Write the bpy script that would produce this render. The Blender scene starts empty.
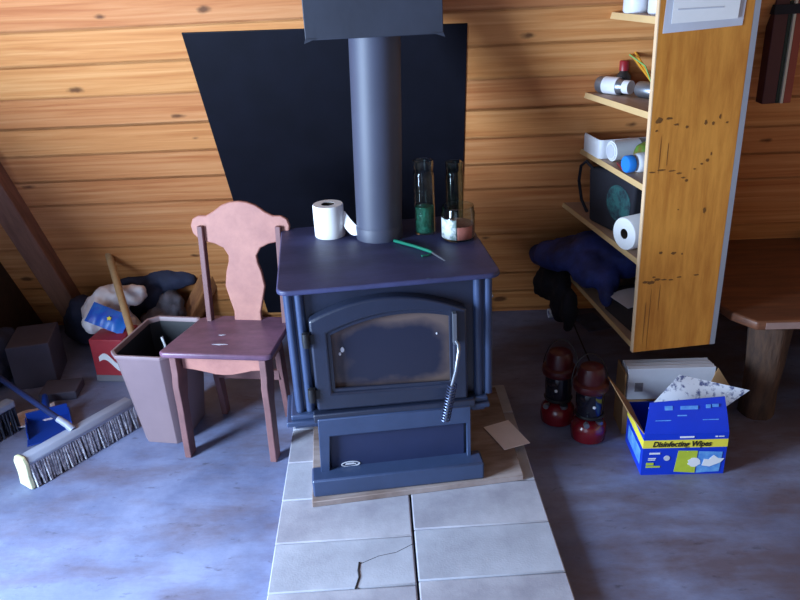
import bpy, bmesh, math, random
from mathutils import Vector, Matrix, Euler, noise as mnoise
random.seed(7)
S = bpy.context.scene
COL = S.collection
PI = math.pi
R = math.radians

# ------------------------------------------------------------------ helpers
def lin(c):
    return tuple((v/255/12.92 if v/255 <= .04045 else ((v/255+.055)/1.055)**2.4) for v in c)

class MB:
    """collects shapes in one bmesh and links them as ONE mesh object"""
    def __init__(self):
        self.bm = bmesh.new()
    def _xf(self, vs, m):
        if m is not None:
            for v in vs: v.co = m @ v.co
        return self
    def box(self, c, s, m=None, rot=None):
        r = bmesh.ops.create_cube(self.bm, size=1)
        k = Matrix.Translation(c) @ (Euler(rot).to_matrix().to_4x4() if rot else Matrix.Identity(4)) @ Matrix.Diagonal((s[0], s[1], s[2], 1))
        for v in r['verts']: v.co = k @ v.co
        return self._xf(r['verts'], m)
    def lathe(self, prof, n=32, m=None, cap0=True, cap1=True):
        """prof: list of (radius, z)"""
        bm = self.bm; rings = []; vs = []
        for rad, z in prof:
            if rad < 1e-6:
                v = bm.verts.new((0, 0, z)); rings.append([v]); vs.append(v)
            else:
                ring = [bm.verts.new((rad*math.cos(2*PI*i/n), rad*math.sin(2*PI*i/n), z)) for i in range(n)]
                rings.append(ring); vs += ring
        for a, b in zip(rings, rings[1:]):
            for i in range(n):
                j = (i+1) % n
                q = [a[i % len(a)], a[j % len(a)], b[j % len(b)], b[i % len(b)]]
                u = []
                for w in q:
                    if w not in u: u.append(w)
                if len(u) > 2:
                    try: bm.faces.new(u)
                    except ValueError: pass
        if cap0 and len(rings[0]) > 1: bm.faces.new(list(reversed(rings[0])))
        if cap1 and len(rings[-1]) > 1: bm.faces.new(rings[-1])
        return self._xf(vs, m)
    def tube(self, pts, rad, n=8, closed=False):
        bm = self.bm; pts = [Vector(p) for p in pts]; rings = []
        N = len(pts); up = Vector((0, 0, 1)); prev = None
        for i, p in enumerate(pts):
            if closed: t = pts[(i+1) % N]-pts[i-1]
            else: t = pts[min(i+1, N-1)]-pts[max(i-1, 0)]
            t.normalize()
            if prev is None:
                x = t.cross(up)
                if x.length < 1e-3: x = t.cross(Vector((1, 0, 0)))
            else:
                x = prev - t*prev.dot(t)
            x.normalize(); prev = x; y = t.cross(x)
            r = rad[i] if isinstance(rad, (list, tuple)) else rad
            rings.append([bm.verts.new(p+x*r*math.cos(2*PI*k/n)+y*r*math.sin(2*PI*k/n)) for k in range(n)])
        pr = list(zip(rings, rings[1:]))
        if closed: pr.append((rings[-1], rings[0]))
        for a, b in pr:
            for k in range(n):
                bm.faces.new((a[k], a[(k+1) % n], b[(k+1) % n], b[k]))
        if not closed:
            bm.faces.new(list(reversed(rings[0]))); bm.faces.new(rings[-1])
        return self
    def prism(self, out, th, m=None):
        """closed 2D outline in local XY, thickness th along +Z"""
        bm = self.bm
        a = [bm.verts.new((x, y, 0)) for x, y in out]; b = [bm.verts.new((x, y, th)) for x, y in out]
        n = len(out)
        bm.faces.new(list(reversed(a))); bm.faces.new(b)
        for i in range(n): bm.faces.new((a[i], a[(i+1) % n], b[(i+1) % n], b[i]))
        return self._xf(a+b, m)
    def frame(self, outer, inner, th, m=None):
        """ring between two outlines of equal count"""
        bm = self.bm; n = len(outer)
        oa = [bm.verts.new((x, y, 0)) for x, y in outer]; ob = [bm.verts.new((x, y, th)) for x, y in outer]
        ia = [bm.verts.new((x, y, 0)) for x, y in inner]; ib = [bm.verts.new((x, y, th)) for x, y in inner]
        for i in range(n):
            j = (i+1) % n
            bm.faces.new((oa[i], oa[j], ob[j], ob[i])); bm.faces.new((ia[j], ia[i], ib[i], ib[j]))
            bm.faces.new((ob[i], ob[j], ib[j], ib[i])); bm.faces.new((oa[j], oa[i], ia[i], ia[j]))
        return self._xf(oa+ob+ia+ib, m)
    def sheet(self, P, nu=8, nv=8, th=.002, fn=None):
        """bilinear sheet through 4 corners with thickness; fn(u,v)->offset along normal"""
        p = [Vector(q) for q in P]; nn = (p[1]-p[0]).cross(p[3]-p[0]).normalized()
        top = []; bot = []
        for j in range(nv+1):
            for i in range(nu+1):
                u, v = i/nu, j/nv
                q = p[0]*(1-u)*(1-v)+p[1]*u*(1-v)+p[2]*u*v+p[3]*(1-u)*v
                q = q+nn*(fn(u, v) if fn else 0)
                top.append(self.bm.verts.new(q+nn*th/2)); bot.append(self.bm.verts.new(q-nn*th/2))
        w = nu+1
        for j in range(nv):
            for i in range(nu):
                k = j*w+i
                self.bm.faces.new((top[k], top[k+1], top[k+w+1], top[k+w]))
                self.bm.faces.new((bot[k], bot[k+w], bot[k+w+1], bot[k+1]))
        edge = [i for i in range(w)]+[j*w+nu for j in range(1, nv+1)]+[nv*w+i for i in range(nu-1, -1, -1)]+[j*w for j in range(nv-1, 0, -1)]
        for a, b in zip(edge, edge[1:]+edge[:1]):
            self.bm.faces.new((top[a], bot[a], bot[b], top[b]))
        return self
    def ball(self, c, r, sub=3, rot=None):
        q = bmesh.ops.create_icosphere(self.bm, subdivisions=sub, radius=1)
        k = Matrix.Translation(c) @ (Euler(rot).to_matrix().to_4x4() if rot else Matrix.Identity(4)) @ Matrix.Diagonal((r[0], r[1], r[2], 1))
        for v in q['verts']: v.co = k @ v.co
        return self
    def build(self, name, mat, parent=None, smooth=False, bevel=0, seg=2, label=None):
        bmesh.ops.recalc_face_normals(self.bm, faces=self.bm.faces)
        me = bpy.data.meshes.new(name); self.bm.to_mesh(me); self.bm.free()
        o = bpy.data.objects.new(name, me); COL.objects.link(o)
        me.materials.append(mat)
        if smooth:
            for p in me.polygons: p.use_smooth = True
            me.set_sharp_from_angle(angle=R(42))
        if bevel:
            b = o.modifiers.new('bevel', 'BEVEL'); b.width = bevel; b.segments = seg; b.limit_method = 'ANGLE'; b.angle_limit = R(40)
            for p in me.polygons: p.use_smooth = True
            b.harden_normals = False
            me.set_sharp_from_angle(angle=R(60))
        if parent: o.parent = parent
        if label: o['label'] = label
        return o

def thing(name, label, cat, loc=(0, 0, 0), rz=0, group=None, rot=None):
    o = bpy.data.objects.new(name, None); COL.objects.link(o)
    o.empty_display_size = .05
    o.location = loc; o.rotation_euler = rot if rot else (0, 0, rz)
    o['label'] = label; o['category'] = cat
    if group: o['group'] = group
    return o
def tag(o, label, cat, group=None):
    o['label'] = label; o['category'] = cat
    if group: o['group'] = group
    return o
def struct(o):
    o['kind'] = 'structure'; return o
def cloth(o, voxel=.012, disp=.015, scale=.06, smooth=3):
    """melt the pieces of a soft thing together and crumple the surface"""
    m = o.modifiers.new('melt', 'REMESH'); m.mode = 'VOXEL'; m.voxel_size = voxel; m.use_smooth_shade = True
    s = o.modifiers.new('relax', 'SMOOTH'); s.iterations = smooth; s.factor = .6
    t = bpy.data.textures.new('crumple', 'CLOUDS'); t.noise_scale = scale; t.noise_depth = 2
    d = o.modifiers.new('crumple', 'DISPLACE'); d.texture = t; d.strength = disp; d.mid_level = .5; d.texture_coords = 'LOCAL'
    return o
def frame_m(o, ex, ey):
    ex = Vector(ex).normalized(); ey = Vector(ey); ey = (ey-ex*ey.dot(ex)).normalized(); ez = ex.cross(ey)
    m = Matrix((ex, ey, ez)).transposed().to_4x4(); m.translation = Vector(o); return m
def copy_tree(o):
    c = o.copy(); COL.objects.link(c)
    for ch in o.children:
        d = ch.copy(); COL.objects.link(d); d.parent = c
        for g in ch.children:
            e = g.copy(); COL.objects.link(e); e.parent = d
    return c
def text_mesh(txt, size, shear=0.0, bold=0.0, sx=1.0):
    cu = bpy.data.curves.new('txt', 'FONT'); cu.body = txt; cu.size = size; cu.shear = shear; cu.offset = bold
    cu.extrude = .0006; cu.align_x = 'CENTER'; cu.align_y = 'CENTER'
    o = bpy.data.objects.new('txt', cu); COL.objects.link(o)
    dg = bpy.context.evaluated_depsgraph_get(); dg.update()
    me = bpy.data.meshes.new_from_object(o.evaluated_get(dg))
    bpy.data.objects.remove(o); bpy.data.curves.remove(cu)
    me.transform(Matrix.Diagonal((sx, 1, 1, 1)))
    return me
def lettering(name, txt, size, m, mat, parent, **k):
    me = text_mesh(txt, size, **k); me.transform(m); me.materials.clear(); me.materials.append(mat)
    o = bpy.data.objects.new(name, me); COL.objects.link(o); o.parent = parent
    return o

# ------------------------------------------------------------------ materials
def nmat(name):
    m = bpy.data.materials.new(name); m.use_nodes = True
    nt = m.node_tree; b = nt.nodes['Principled BSDF']
    return m, nt, b
def N(nt, t, **k):
    n = nt.nodes.new(t)
    for a, v in k.items(): setattr(n, a, v)
    return n
def mat(name, col, rough=.6, metal=0.0, var=.12, scale=6, stretch=(1, 1, 1), bump=0.0, bscale=40, col2=None, lo=.35, hi=.65, spec=.5, coat=0):
    """colour mottled by noise between col and col2"""
    m, nt, b = nmat(name); L = nt.links
    tc = N(nt, 'ShaderNodeTexCoord'); mp = N(nt, 'ShaderNodeMapping'); mp.inputs['Scale'].default_value = stretch
    L.new(tc.outputs['Object'], mp.inputs['Vector'])
    no = N(nt, 'ShaderNodeTexNoise'); no.inputs['Scale'].default_value = scale; no.inputs['Detail'].default_value = 6; no.inputs['Roughness'].default_value = .65
    L.new(mp.outputs[0], no.inputs['Vector'])
    cr = N(nt, 'ShaderNodeValToRGB'); a = lin(col); c2 = lin(col2) if col2 else tuple(v*(1-var*2) for v in a)
    cr.color_ramp.elements[0].position = lo; cr.color_ramp.elements[1].position = hi
    cr.color_ramp.elements[0].color = (*c2, 1); cr.color_ramp.elements[1].color = (*a, 1)
    L.new(no.outputs['Fac'], cr.inputs['Fac']); L.new(cr.outputs['Color'], b.inputs['Base Color'])
    b.inputs['Roughness'].default_value = rough; b.inputs['Metallic'].default_value = metal
    b.inputs['Specular IOR Level'].default_value = spec
    if coat: b.inputs['Coat Weight'].default_value = coat
    if bump:
        n2 = N(nt, 'ShaderNodeTexNoise'); n2.inputs['Scale'].default_value = bscale; n2.inputs['Detail'].default_value = 4
        L.new(mp.outputs[0], n2.inputs['Vector'])
        bp = N(nt, 'ShaderNodeBump'); bp.inputs['Strength'].default_value = bump; bp.inputs['Distance'].default_value = .01
        L.new(n2.outputs['Fac'], bp.inputs['Height']); L.new(bp.outputs[0], b.inputs['Normal'])
    return m
def glass(name, col=(235, 245, 240), rough=.02):
    m, nt, b = nmat(name)
    b.inputs['Base Color'].default_value = (*lin(col), 1); b.inputs['Transmission Weight'].default_value = 1
    b.inputs['Roughness'].default_value = rough; b.inputs['IOR'].default_value = 1.3
    return m

def pine_mat(name, pitch, off, tones, knots=True):
    """horizontal boards: local x along the board, local y across"""
    m, nt, b = nmat(name); L = nt.links
    tc = N(nt, 'ShaderNodeTexCoord'); sp = N(nt, 'ShaderNodeSeparateXYZ'); L.new(tc.outputs['Object'], sp.inputs[0])
    def math_(op, a, v=None, c=None):
        n = N(nt, 'ShaderNodeMath', operation=op)
        for i, x in enumerate((a, v, c)):
            if x is None: continue
            if isinstance(x, (int, float)): n.inputs[i].default_value = x
            else: L.new(x, n.inputs[i])
        return n.outputs[0]
    idx = math_('FLOOR', math_('DIVIDE', math_('SUBTRACT', sp.outputs['Y'], off), pitch))
    wn = N(nt, 'ShaderNodeTexWhiteNoise', noise_dimensions='1D'); L.new(idx, wn.inputs['W'])
    cx = N(nt, 'ShaderNodeCombineXYZ'); L.new(math_('ADD', math_('MULTIPLY', sp.outputs['X'], .9), math_('MULTIPLY', wn.outputs['Value'], 37.0)), cx.inputs[0])
    L.new(math_('MULTIPLY', sp.outputs['Y'], 26.0), cx.inputs[1]); L.new(math_('MULTIPLY', idx, 3.7), cx.inputs[2])
    g = N(nt, 'ShaderNodeTexNoise'); g.inputs['Scale'].default_value = 1.6; g.inputs['Detail'].default_value = 7; g.inputs['Roughness'].default_value = .6; g.inputs['Distortion'].default_value = .6
    L.new(cx.outputs[0], g.inputs['Vector'])
    cr = N(nt, 'ShaderNodeValToRGB'); e = cr.color_ramp.elements
    e[0].position = .28; e[0].color = (*lin(tones[0]), 1); e[1].position = .72; e[1].color = (*lin(tones[2]), 1)
    q = e.new(.5); q.color = (*lin(tones[1]), 1)
    L.new(g.outputs['Fac'], cr.inputs['Fac'])
    hs = N(nt, 'ShaderNodeHueSaturation'); L.new(cr.outputs[0], hs.inputs['Color'])
    L.new(math_('ADD', .9, math_('MULTIPLY', wn.outputs['Value'], .16)), hs.inputs['Value'])
    L.new(math_('ADD', .489, math_('MULTIPLY', wn.outputs['Value'], .009)), hs.inputs['Hue'])
    out = hs.outputs[0]
    if knots:
        kx = N(nt, 'ShaderNodeCombineXYZ'); L.new(math_('ADD', math_('MULTIPLY', sp.outputs['X'], 3.1), math_('MULTIPLY', wn.outputs['Value'], 11)), kx.inputs[0])
        L.new(math_('MULTIPLY', sp.outputs['Y'], 6.5), kx.inputs[1])
        vo = N(nt, 'ShaderNodeTexVoronoi', voronoi_dimensions='2D'); vo.inputs['Scale'].default_value = 1; L.new(kx.outputs[0], vo.inputs['Vector'])
        ns = N(nt, 'ShaderNodeTexNoise'); ns.inputs['Scale'].default_value = 25; L.new(tc.outputs['Object'], ns.inputs['Vector'])
        d = math_('ADD', vo.outputs['Distance'], math_('MULTIPLY', math_('SUBTRACT', ns.outputs['Fac'], .5), .12))
        sx = N(nt, 'ShaderNodeSeparateColor'); L.new(vo.outputs['Color'], sx.inputs[0])
        rad = math_('MULTIPLY', math_('SUBTRACT', sx.outputs[0], .62), .34)
        mr = N(nt, 'ShaderNodeMapRange', interpolation_type='SMOOTHSTEP'); L.new(math_('SUBTRACT', rad, d), mr.inputs['Value'])
        mr.inputs['From Min'].default_value = -.03; mr.inputs['From Max'].default_value = .06
        mx = N(nt, 'ShaderNodeMix', data_type='RGBA'); L.new(math_('MULTIPLY', mr.outputs[0], .8), mx.inputs[0])
        L.new(out, mx.inputs[6]); mx.inputs[7].default_value = (*lin((70, 40, 25)), 1); out = mx.outputs[2]
    L.new(out, b.inputs['Base Color']); b.inputs['Roughness'].default_value = .5; b.inputs['Specular IOR Level'].default_value = .35
    bp = N(nt, 'ShaderNodeBump'); bp.inputs['Strength'].default_value = .12; bp.inputs['Distance'].default_value = .01
    L.new(g.outputs['Fac'], bp.inputs['Height']); L.new(bp.outputs[0], b.inputs['Normal'])
    return m

def floor_mat():
    """worn bluish grey paint over brown plywood"""
    m, nt, b = nmat('floor_paint'); L = nt.links
    tc = N(nt, 'ShaderNodeTexCoord')
    def noise(sc, st=(1, 1, 1), det=6, dis=0.0):
        mp = N(nt, 'ShaderNodeMapping'); mp.inputs['Scale'].default_value = st; L.new(tc.outputs['Object'], mp.inputs[0])
        n = N(nt, 'ShaderNodeTexNoise'); n.inputs['Scale'].default_value = sc; n.inputs['Detail'].default_value = det; n.inputs['Distortion'].default_value = dis; n.inputs['Roughness'].default_value = .65
        L.new(mp.outputs[0], n.inputs[0]); return n.outputs['Fac']
    def ramp(f, p0, c0, p1, c1):
        r = N(nt, 'ShaderNodeValToRGB'); e = r.color_ramp.elements
        e[0].position = p0; e[0].color = (*c0, 1); e[1].position = p1; e[1].color = (*c1, 1); L.new(f, r.inputs[0]); return r.outputs[0]
    def mix(f, a, c):
        x = N(nt, 'ShaderNodeMix', data_type='RGBA'); L.new(f, x.inputs[0]); L.new(a, x.inputs[6])
        if isinstance(c, tuple): x.inputs[7].default_value = (*c, 1)
        else: L.new(c, x.inputs[7])
        return x.outputs[2]
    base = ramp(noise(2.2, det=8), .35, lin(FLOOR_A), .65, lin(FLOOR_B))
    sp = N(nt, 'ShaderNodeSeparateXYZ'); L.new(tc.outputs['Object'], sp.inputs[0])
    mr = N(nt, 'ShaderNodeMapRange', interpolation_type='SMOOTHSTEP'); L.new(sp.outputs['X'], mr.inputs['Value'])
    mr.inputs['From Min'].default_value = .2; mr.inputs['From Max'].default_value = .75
    ad = N(nt, 'ShaderNodeMath', operation='MULTIPLY_ADD'); L.new(mr.outputs[0], ad.inputs[0]); ad.inputs[1].default_value = .16; L.new(noise(2.2, (1, 2.4, 1), 10, .15), ad.inputs[2])  # patchy wear, pushed browner rightwards to paint in the dimmer right side
    worn_shade = ramp(ad.outputs[0], .46, (0, 0, 0), .74, (.85, .85, .85))
    c = mix(worn_shade, base, lin(FLOOR_C))
    spot = ramp(noise(14, (1, 2.2, 1), 8, .3), .60, (0, 0, 0), .72, (.55, .55, .55))
    c = mix(spot, c, lin((58, 52, 60)))
    spk = ramp(noise(60, det=3), .74, (0, 0, 0), .78, (.6, .6, .6))
    c = mix(spk, c, lin((205, 205, 210)))
    L.new(c, b.inputs['Base Color']); b.inputs['Roughness'].default_value = .62; b.inputs['Specular IOR Level'].default_value = .4
    bp = N(nt, 'ShaderNodeBump'); bp.inputs['Strength'].default_value = .12; bp.inputs['Distance'].default_value = .01
    L.new(noise(30, (1, 2, 1), 5), bp.inputs['Height']); L.new(bp.outputs[0], b.inputs['Normal'])
    return m
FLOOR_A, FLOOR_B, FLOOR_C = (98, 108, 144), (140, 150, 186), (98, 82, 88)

M = {}
M['pine'] = pine_mat('pine_boards', .132, 1.10, ((188, 118, 62), (212, 146, 84), (228, 168, 106)))
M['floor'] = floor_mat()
M['rafter'] = mat('rafter_wood', (160, 112, 90), .7, var=.2, scale=4, stretch=(8, 1, 8), bump=.2)
M['lining'] = mat('gable_boards', (74, 54, 42), .7, var=.15, scale=3, stretch=(1, 8, 8))
M['gable_pale'] = mat('pale_gable_boards', (206, 168, 132), .7, var=.1, scale=3, stretch=(1, 8, 8))
M['trimwood'] = mat('dusty_trim', (226, 222, 196), .7, var=.1)
M['shield'] = mat('black_painted_board', (14, 15, 27), .6, var=.15, scale=8, bump=.05, spec=.22)
M['iron'] = mat('black_stove_iron', (34, 41, 62), .36, metal=.0, var=.08, scale=9, bump=.06, bscale=120, spec=.7)
M['irontop'] = mat('dusty_stove_top', (62, 65, 106), .5, var=.2, scale=5, stretch=(1, 2.5, 1), bump=.08, bscale=60, spec=.5)
M['pipe'] = mat('stove_pipe_steel', (64, 68, 88), .55, metal=.0, var=.06, scale=6, spec=.6)
M['iron_lt'] = mat('lighter_stove_iron', (56, 71, 104), .32, var=.08, scale=9, bump=.05, bscale=90, spec=.6)  # lighter tone of the stove iron for posts, feet, frame and sill
M['dark'] = mat('dark_iron', (22, 23, 28), .5, var=.05)
M['panel'] = mat('ash_panel_iron', (34, 44, 80), .5, var=.08, scale=5, spec=.5)
def sooty_mat():
    """dark fire glass with ash baked on towards its rim"""
    m, nt, b = nmat('sooty_stove_glass'); L = nt.links
    tc = N(nt, 'ShaderNodeTexCoord'); mp = N(nt, 'ShaderNodeMapping'); mp.inputs['Location'].default_value = (.005/.19, 0, -.437/.115); mp.inputs['Scale'].default_value = (1/.19, 0, 1/.115)
    L.new(tc.outputs['Object'], mp.inputs[0])
    ab = N(nt, 'ShaderNodeVectorMath', operation='MULTIPLY'); L.new(mp.outputs[0], ab.inputs[0]); L.new(mp.outputs[0], ab.inputs[1])
    ln = N(nt, 'ShaderNodeVectorMath', operation='DOT_PRODUCT'); L.new(ab.outputs[0], ln.inputs[0]); L.new(ab.outputs[0], ln.inputs[1])
    no = N(nt, 'ShaderNodeTexNoise'); no.inputs['Scale'].default_value = 16; no.inputs['Detail'].default_value = 6; L.new(tc.outputs['Object'], no.inputs[0])
    ad = N(nt, 'ShaderNodeMath', operation='MULTIPLY_ADD'); L.new(no.outputs[0], ad.inputs[0]); ad.inputs[1].default_value = .9; L.new(ln.outputs['Value'], ad.inputs[2])
    cr = N(nt, 'ShaderNodeValToRGB'); e = cr.color_ramp.elements
    e[0].position = .5; e[0].color = (*lin((38, 40, 58)), 1); e[1].position = 1.0; e[1].color = (*lin((104, 88, 84)), 1)
    sc = N(nt, 'ShaderNodeMath', operation='MULTIPLY'); L.new(ad.outputs[0], sc.inputs[0]); sc.inputs[1].default_value = .72
    L.new(sc.outputs[0], cr.inputs[0]); L.new(cr.outputs[0], b.inputs['Base Color'])
    b.inputs['Roughness'].default_value = .3; b.inputs['Specular IOR Level'].default_value = .4
    return m
M['sooty'] = sooty_mat()
M['spring'] = mat('spring_steel', (86, 96, 130), .3, metal=.7, var=.05)
M['ash'] = mat('ash_stain', (104, 88, 80), .7, scale=18, var=.2)
M['chrome'] = mat('polished_steel', (190, 200, 220), .22, metal=.95, var=.03)
M['steel'] = mat('dull_steel', (150, 155, 165), .35, metal=.8, var=.05)
M['galv'] = mat('box_sheet_metal', (48, 52, 66), .5, metal=.15, var=.12, scale=5, bump=.05)
M['white_paper'] = mat('white_paper', (236, 236, 238), .85, var=.02, scale=20)
M['paper2'] = mat('grey_white_paper', (200, 202, 214), .85, var=.05, scale=8)
M['core'] = mat('cardboard_core', (70, 58, 50), .9, var=.1)
M['card'] = mat('cardboard', (158, 122, 84), .85, var=.08, scale=10)
M['card_pale'] = mat('pale_card', (246, 238, 246), .85, var=.05)
M['glass'] = glass('clear_glass')
M['glass_brown'] = glass('smoky_glass', (190, 200, 190))
M['green_fill'] = mat('green_granules', (24, 120, 98), .7, var=.3, scale=60, bump=.4, bscale=120)
M['red_fill'] = mat('rust_red_filling', (150, 92, 78), .8, var=.2, scale=40)
M['label_w'] = mat('jar_label', (210, 214, 216), .7, col2=(120, 140, 138), scale=40, lo=.42, hi=.55)
M['label_r'] = mat('jar_label_red', (160, 96, 84), .7, var=.15, scale=30)
M['green_pl'] = mat('green_plastic', (20, 118, 94), .35, var=.05)
M['chair'] = mat('red_brown_paint', (182, 126, 112), .6, scale=7, stretch=(1, 1, 1), col2=(156, 104, 96), bump=.08)
M['chair_dk'] = mat('chair_rail_wood', (128, 88, 88), .6, var=.15, scale=8, bump=.08)
M['seat'] = mat('worn_seat_paint', (124, 88, 112), .38, scale=6, stretch=(1, 2, 1), col2=(92, 66, 86), bump=.08, spec=.6)
M['bin'] = mat('mauve_plastic', (146, 124, 128), .5, var=.06, scale=3, col2=(132, 112, 118))
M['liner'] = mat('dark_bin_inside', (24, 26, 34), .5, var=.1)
M['red_card'] = mat('red_carton', (168, 44, 56), .5, var=.08)
M['white_ink'] = mat('white_ink', (232, 232, 236), .6, var=.02)
M['grey_ink'] = mat('grey_ink', (120, 116, 124), .6, var=.02)
M['bag'] = mat('white_plastic_bag', (240, 232, 236), .4, var=.06, scale=10, spec=.6)
M['blue_pack'] = mat('blue_package', (30, 110, 200), .35, scale=22, col2=(40, 80, 190), lo=.4, hi=.6)
M['yellow_ink'] = mat('yellow_ink', (236, 220, 70), .6, var=.02)
M['pole'] = mat('bare_wood_pole', (196, 158, 112), .65, var=.12, scale=6, stretch=(6, 6, .6))
M['broom_block'] = mat('grey_broom_plastic', (150, 156, 176), .45, var=.05)
M['broom_cap'] = mat('pale_yellow_plastic', (232, 234, 190), .45, var=.03)
M['bristle'] = mat('grey_bristle', (214, 214, 222), .7, col2=(130, 132, 148), scale=60, lo=.38, hi=.6)
M['bristle_dk'] = mat('dark_bristle', (52, 56, 74), .8, var=.2, scale=50)
M['navy_handle'] = mat('navy_handle_plastic', (34, 46, 88), .4, var=.05)
M['blue_pl'] = mat('blue_plastic', (24, 64, 160), .35, var=.05)
M['rag'] = mat('grey_sack_cloth', (110, 106, 116), .9, var=.2, scale=20, bump=.3)
M['wood_or'] = mat('split_firewood', (176, 116, 66), .8, col2=(128, 78, 48), scale=8, stretch=(1, 6, 6), bump=.2)
M['bark'] = mat('rough_bark', (92, 66, 50), .9, col2=(52, 38, 34), scale=14, stretch=(2.2, 2.2, .5), bump=.7, bscale=20)
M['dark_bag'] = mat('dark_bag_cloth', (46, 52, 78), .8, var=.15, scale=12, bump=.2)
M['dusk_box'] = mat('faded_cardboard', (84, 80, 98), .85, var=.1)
M['paver'] = mat('concrete_paver', (182, 186, 200), .8, scale=5, col2=(148, 150, 164), lo=.3, hi=.7, bump=.08, bscale=160)
M['paver2'] = mat('stained_concrete_paver', (178, 178, 190), .8, scale=4, col2=(138, 136, 150), lo=.3, hi=.62, bump=.08, bscale=160)
M['crack'] = mat('crack_dirt', (40, 36, 40), .9, var=.05)
M['ply'] = mat('scorched_plywood', (164, 150, 148), .75, scale=4, stretch=(1, 4, 1), col2=(116, 96, 88), bump=.1)
M['golden'] = mat('golden_plywood', (216, 146, 62), .45, scale=3, stretch=(9, 9, 1.2), col2=(178, 108, 40), lo=.3, hi=.62, bump=.05, spec=.4)
M['edge'] = mat('raw_ply_edge', (232, 196, 156), .7, var=.06, scale=10)
M['shelfwood'] = mat('shelf_board_wood', (190, 160, 138), .6, var=.08, scale=6, stretch=(8, 1, 1))
M['shelf_lt'] = mat('shelf_front_edge', (218, 180, 126), .65, var=.06)
M['backing'] = mat('painted_backing', (150, 152, 162), .6, var=.05)
M['smudge'] = mat('dark_smudge', (122, 78, 30), .6, var=.1)
M['black_cloth'] = mat('black_cloth', (26, 26, 38), .85, var=.1, bump=.1)
M['teal'] = mat('teal_print', (40, 92, 92), .8, scale=20, col2=(26, 44, 56), lo=.4, hi=.55)
M['navy_cloth'] = mat('navy_jacket_cloth', (44, 60, 136), .75, scale=10, col2=(26, 32, 76), bump=.1)
M['bench'] = mat('dark_varnished_boards', (122, 76, 52), .42, scale=3, stretch=(1, 9, 9), col2=(88, 54, 40), spec=.5)
M['bench_edge'] = mat('worn_bench_edge', (150, 120, 112), .55, var=.1)
M['lantern_red'] = mat('red_enamel', (118, 14, 30), .25, var=.06, spec=.6, coat=.4)
M['lantern_vent'] = mat('dark_red_enamel', (72, 14, 22), .4, var=.15, scale=14)
M['globe'] = mat('smoked_lantern_globe', (26, 26, 38), .12, var=.1, spec=.6)
M['cap_blue'] = mat('bright_blue_cap', (40, 130, 220), .4, var=.03)
M['wipes'] = mat('blue_box_print', (16, 58, 200), .4, var=.06, scale=6)
M['sky_ink'] = mat('light_blue_ink', (110, 170, 226), .5, scale=30, col2=(60, 120, 210))
M['lime_ink'] = mat('lime_ink', (190, 205, 60), .5, var=.08, scale=20)
M['black_ink'] = mat('black_ink', (34, 32, 24), .6, var=.02)
M['news'] = mat('printed_newspaper', (216, 220, 232), .85, scale=38, col2=(74, 84, 130), lo=.38, hi=.5)
M['maroon'] = mat('maroon_panel', (74, 26, 34), .6, var=.1)
M['brick_red'] = mat('brick_red_board', (150, 66, 50), .6, var=.1)
M['deep_green'] = mat('deep_green_board', (26, 44, 36), .6, var=.15, scale=20)
M['cream'] = mat('cream_edge', (206, 200, 184), .6, var=.05)
M['green_label'] = mat('green_bag_print', (70, 140, 50), .5, scale=25, col2=(120, 90, 40))
M['white_pl'] = mat('white_plastic', (226, 228, 236), .4, var=.03)
M['red_cap'] = mat('red_plastic', (150, 30, 40), .4, var=.05)
M['spice'] = mat('dark_spice', (40, 34, 34), .4, var=.2, scale=30)
M['pencil'] = mat('yellow_pencil_paint', (214, 150, 40), .45, var=.04)
M['wire'] = mat('green_wire_coat', (130, 190, 110), .45, var=.04)
M['mag'] = mat('dark_magazines', (54, 46, 46), .6, var=.15)
M['blue_sheet'] = mat('blue_grey_print', (72, 88, 120), .6, scale=14, col2=(46, 56, 84))

# ------------------------------------------------------------------ setting
YB = 3.42; SL = R(62.456)
cs, sn = math.cos(SL), math.sin(SL)
def wallm(off=0):
    """local x along wall, local y up the slope, local z into the room"""
    return frame_m((0, YB-sn*off, -cs*off), (1, 0, 0), (0, -cs, sn))
def on_wall(x, v, off=0):
    return wallm(off) @ Vector((x, v, 0))

b = MB(); pitch = .132; y0 = 1.10-9*pitch; prof = []
k = 0; y = y0
while y < 4.2:
    prof += [(y+.003, -.0014), (y+.005, 0), (y+pitch-.005, 0), (y+pitch-.003, -.0014), (y+pitch-.0021, -.016), (y+pitch+.0021, -.016)]
    y += pitch
prof = [(-.06, 0)]+prof
bm = b.bm
rows = [[bm.verts.new((x, p[0], p[1])) for x in (-3.2, 3.2)] for p in prof]
for a, c in zip(rows, rows[1:]): bm.faces.new((a[0], a[1], c[1], c[0]))
o = struct(b.build('wall_back', M['pine'])); o.matrix_world = wallm()
sol = o.modifiers.new('solid', 'SOLIDIFY'); sol.thickness = .04; sol.offset = -1

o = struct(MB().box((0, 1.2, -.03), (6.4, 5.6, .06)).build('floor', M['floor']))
# plywood sheet joints of the floor
MBj = MB(); MBj.box((.665, 3.1, .0008), (.006, .7, .0016))
struct(MBj.build('trim_1', M['crack']))
# bottom trim along the slope
struct(MB().box((0, 3.395, .02), (6.3, .03, .04), rot=(0, 0, 0)).build('baseboard_back', M['rafter'], bevel=.004))

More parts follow.
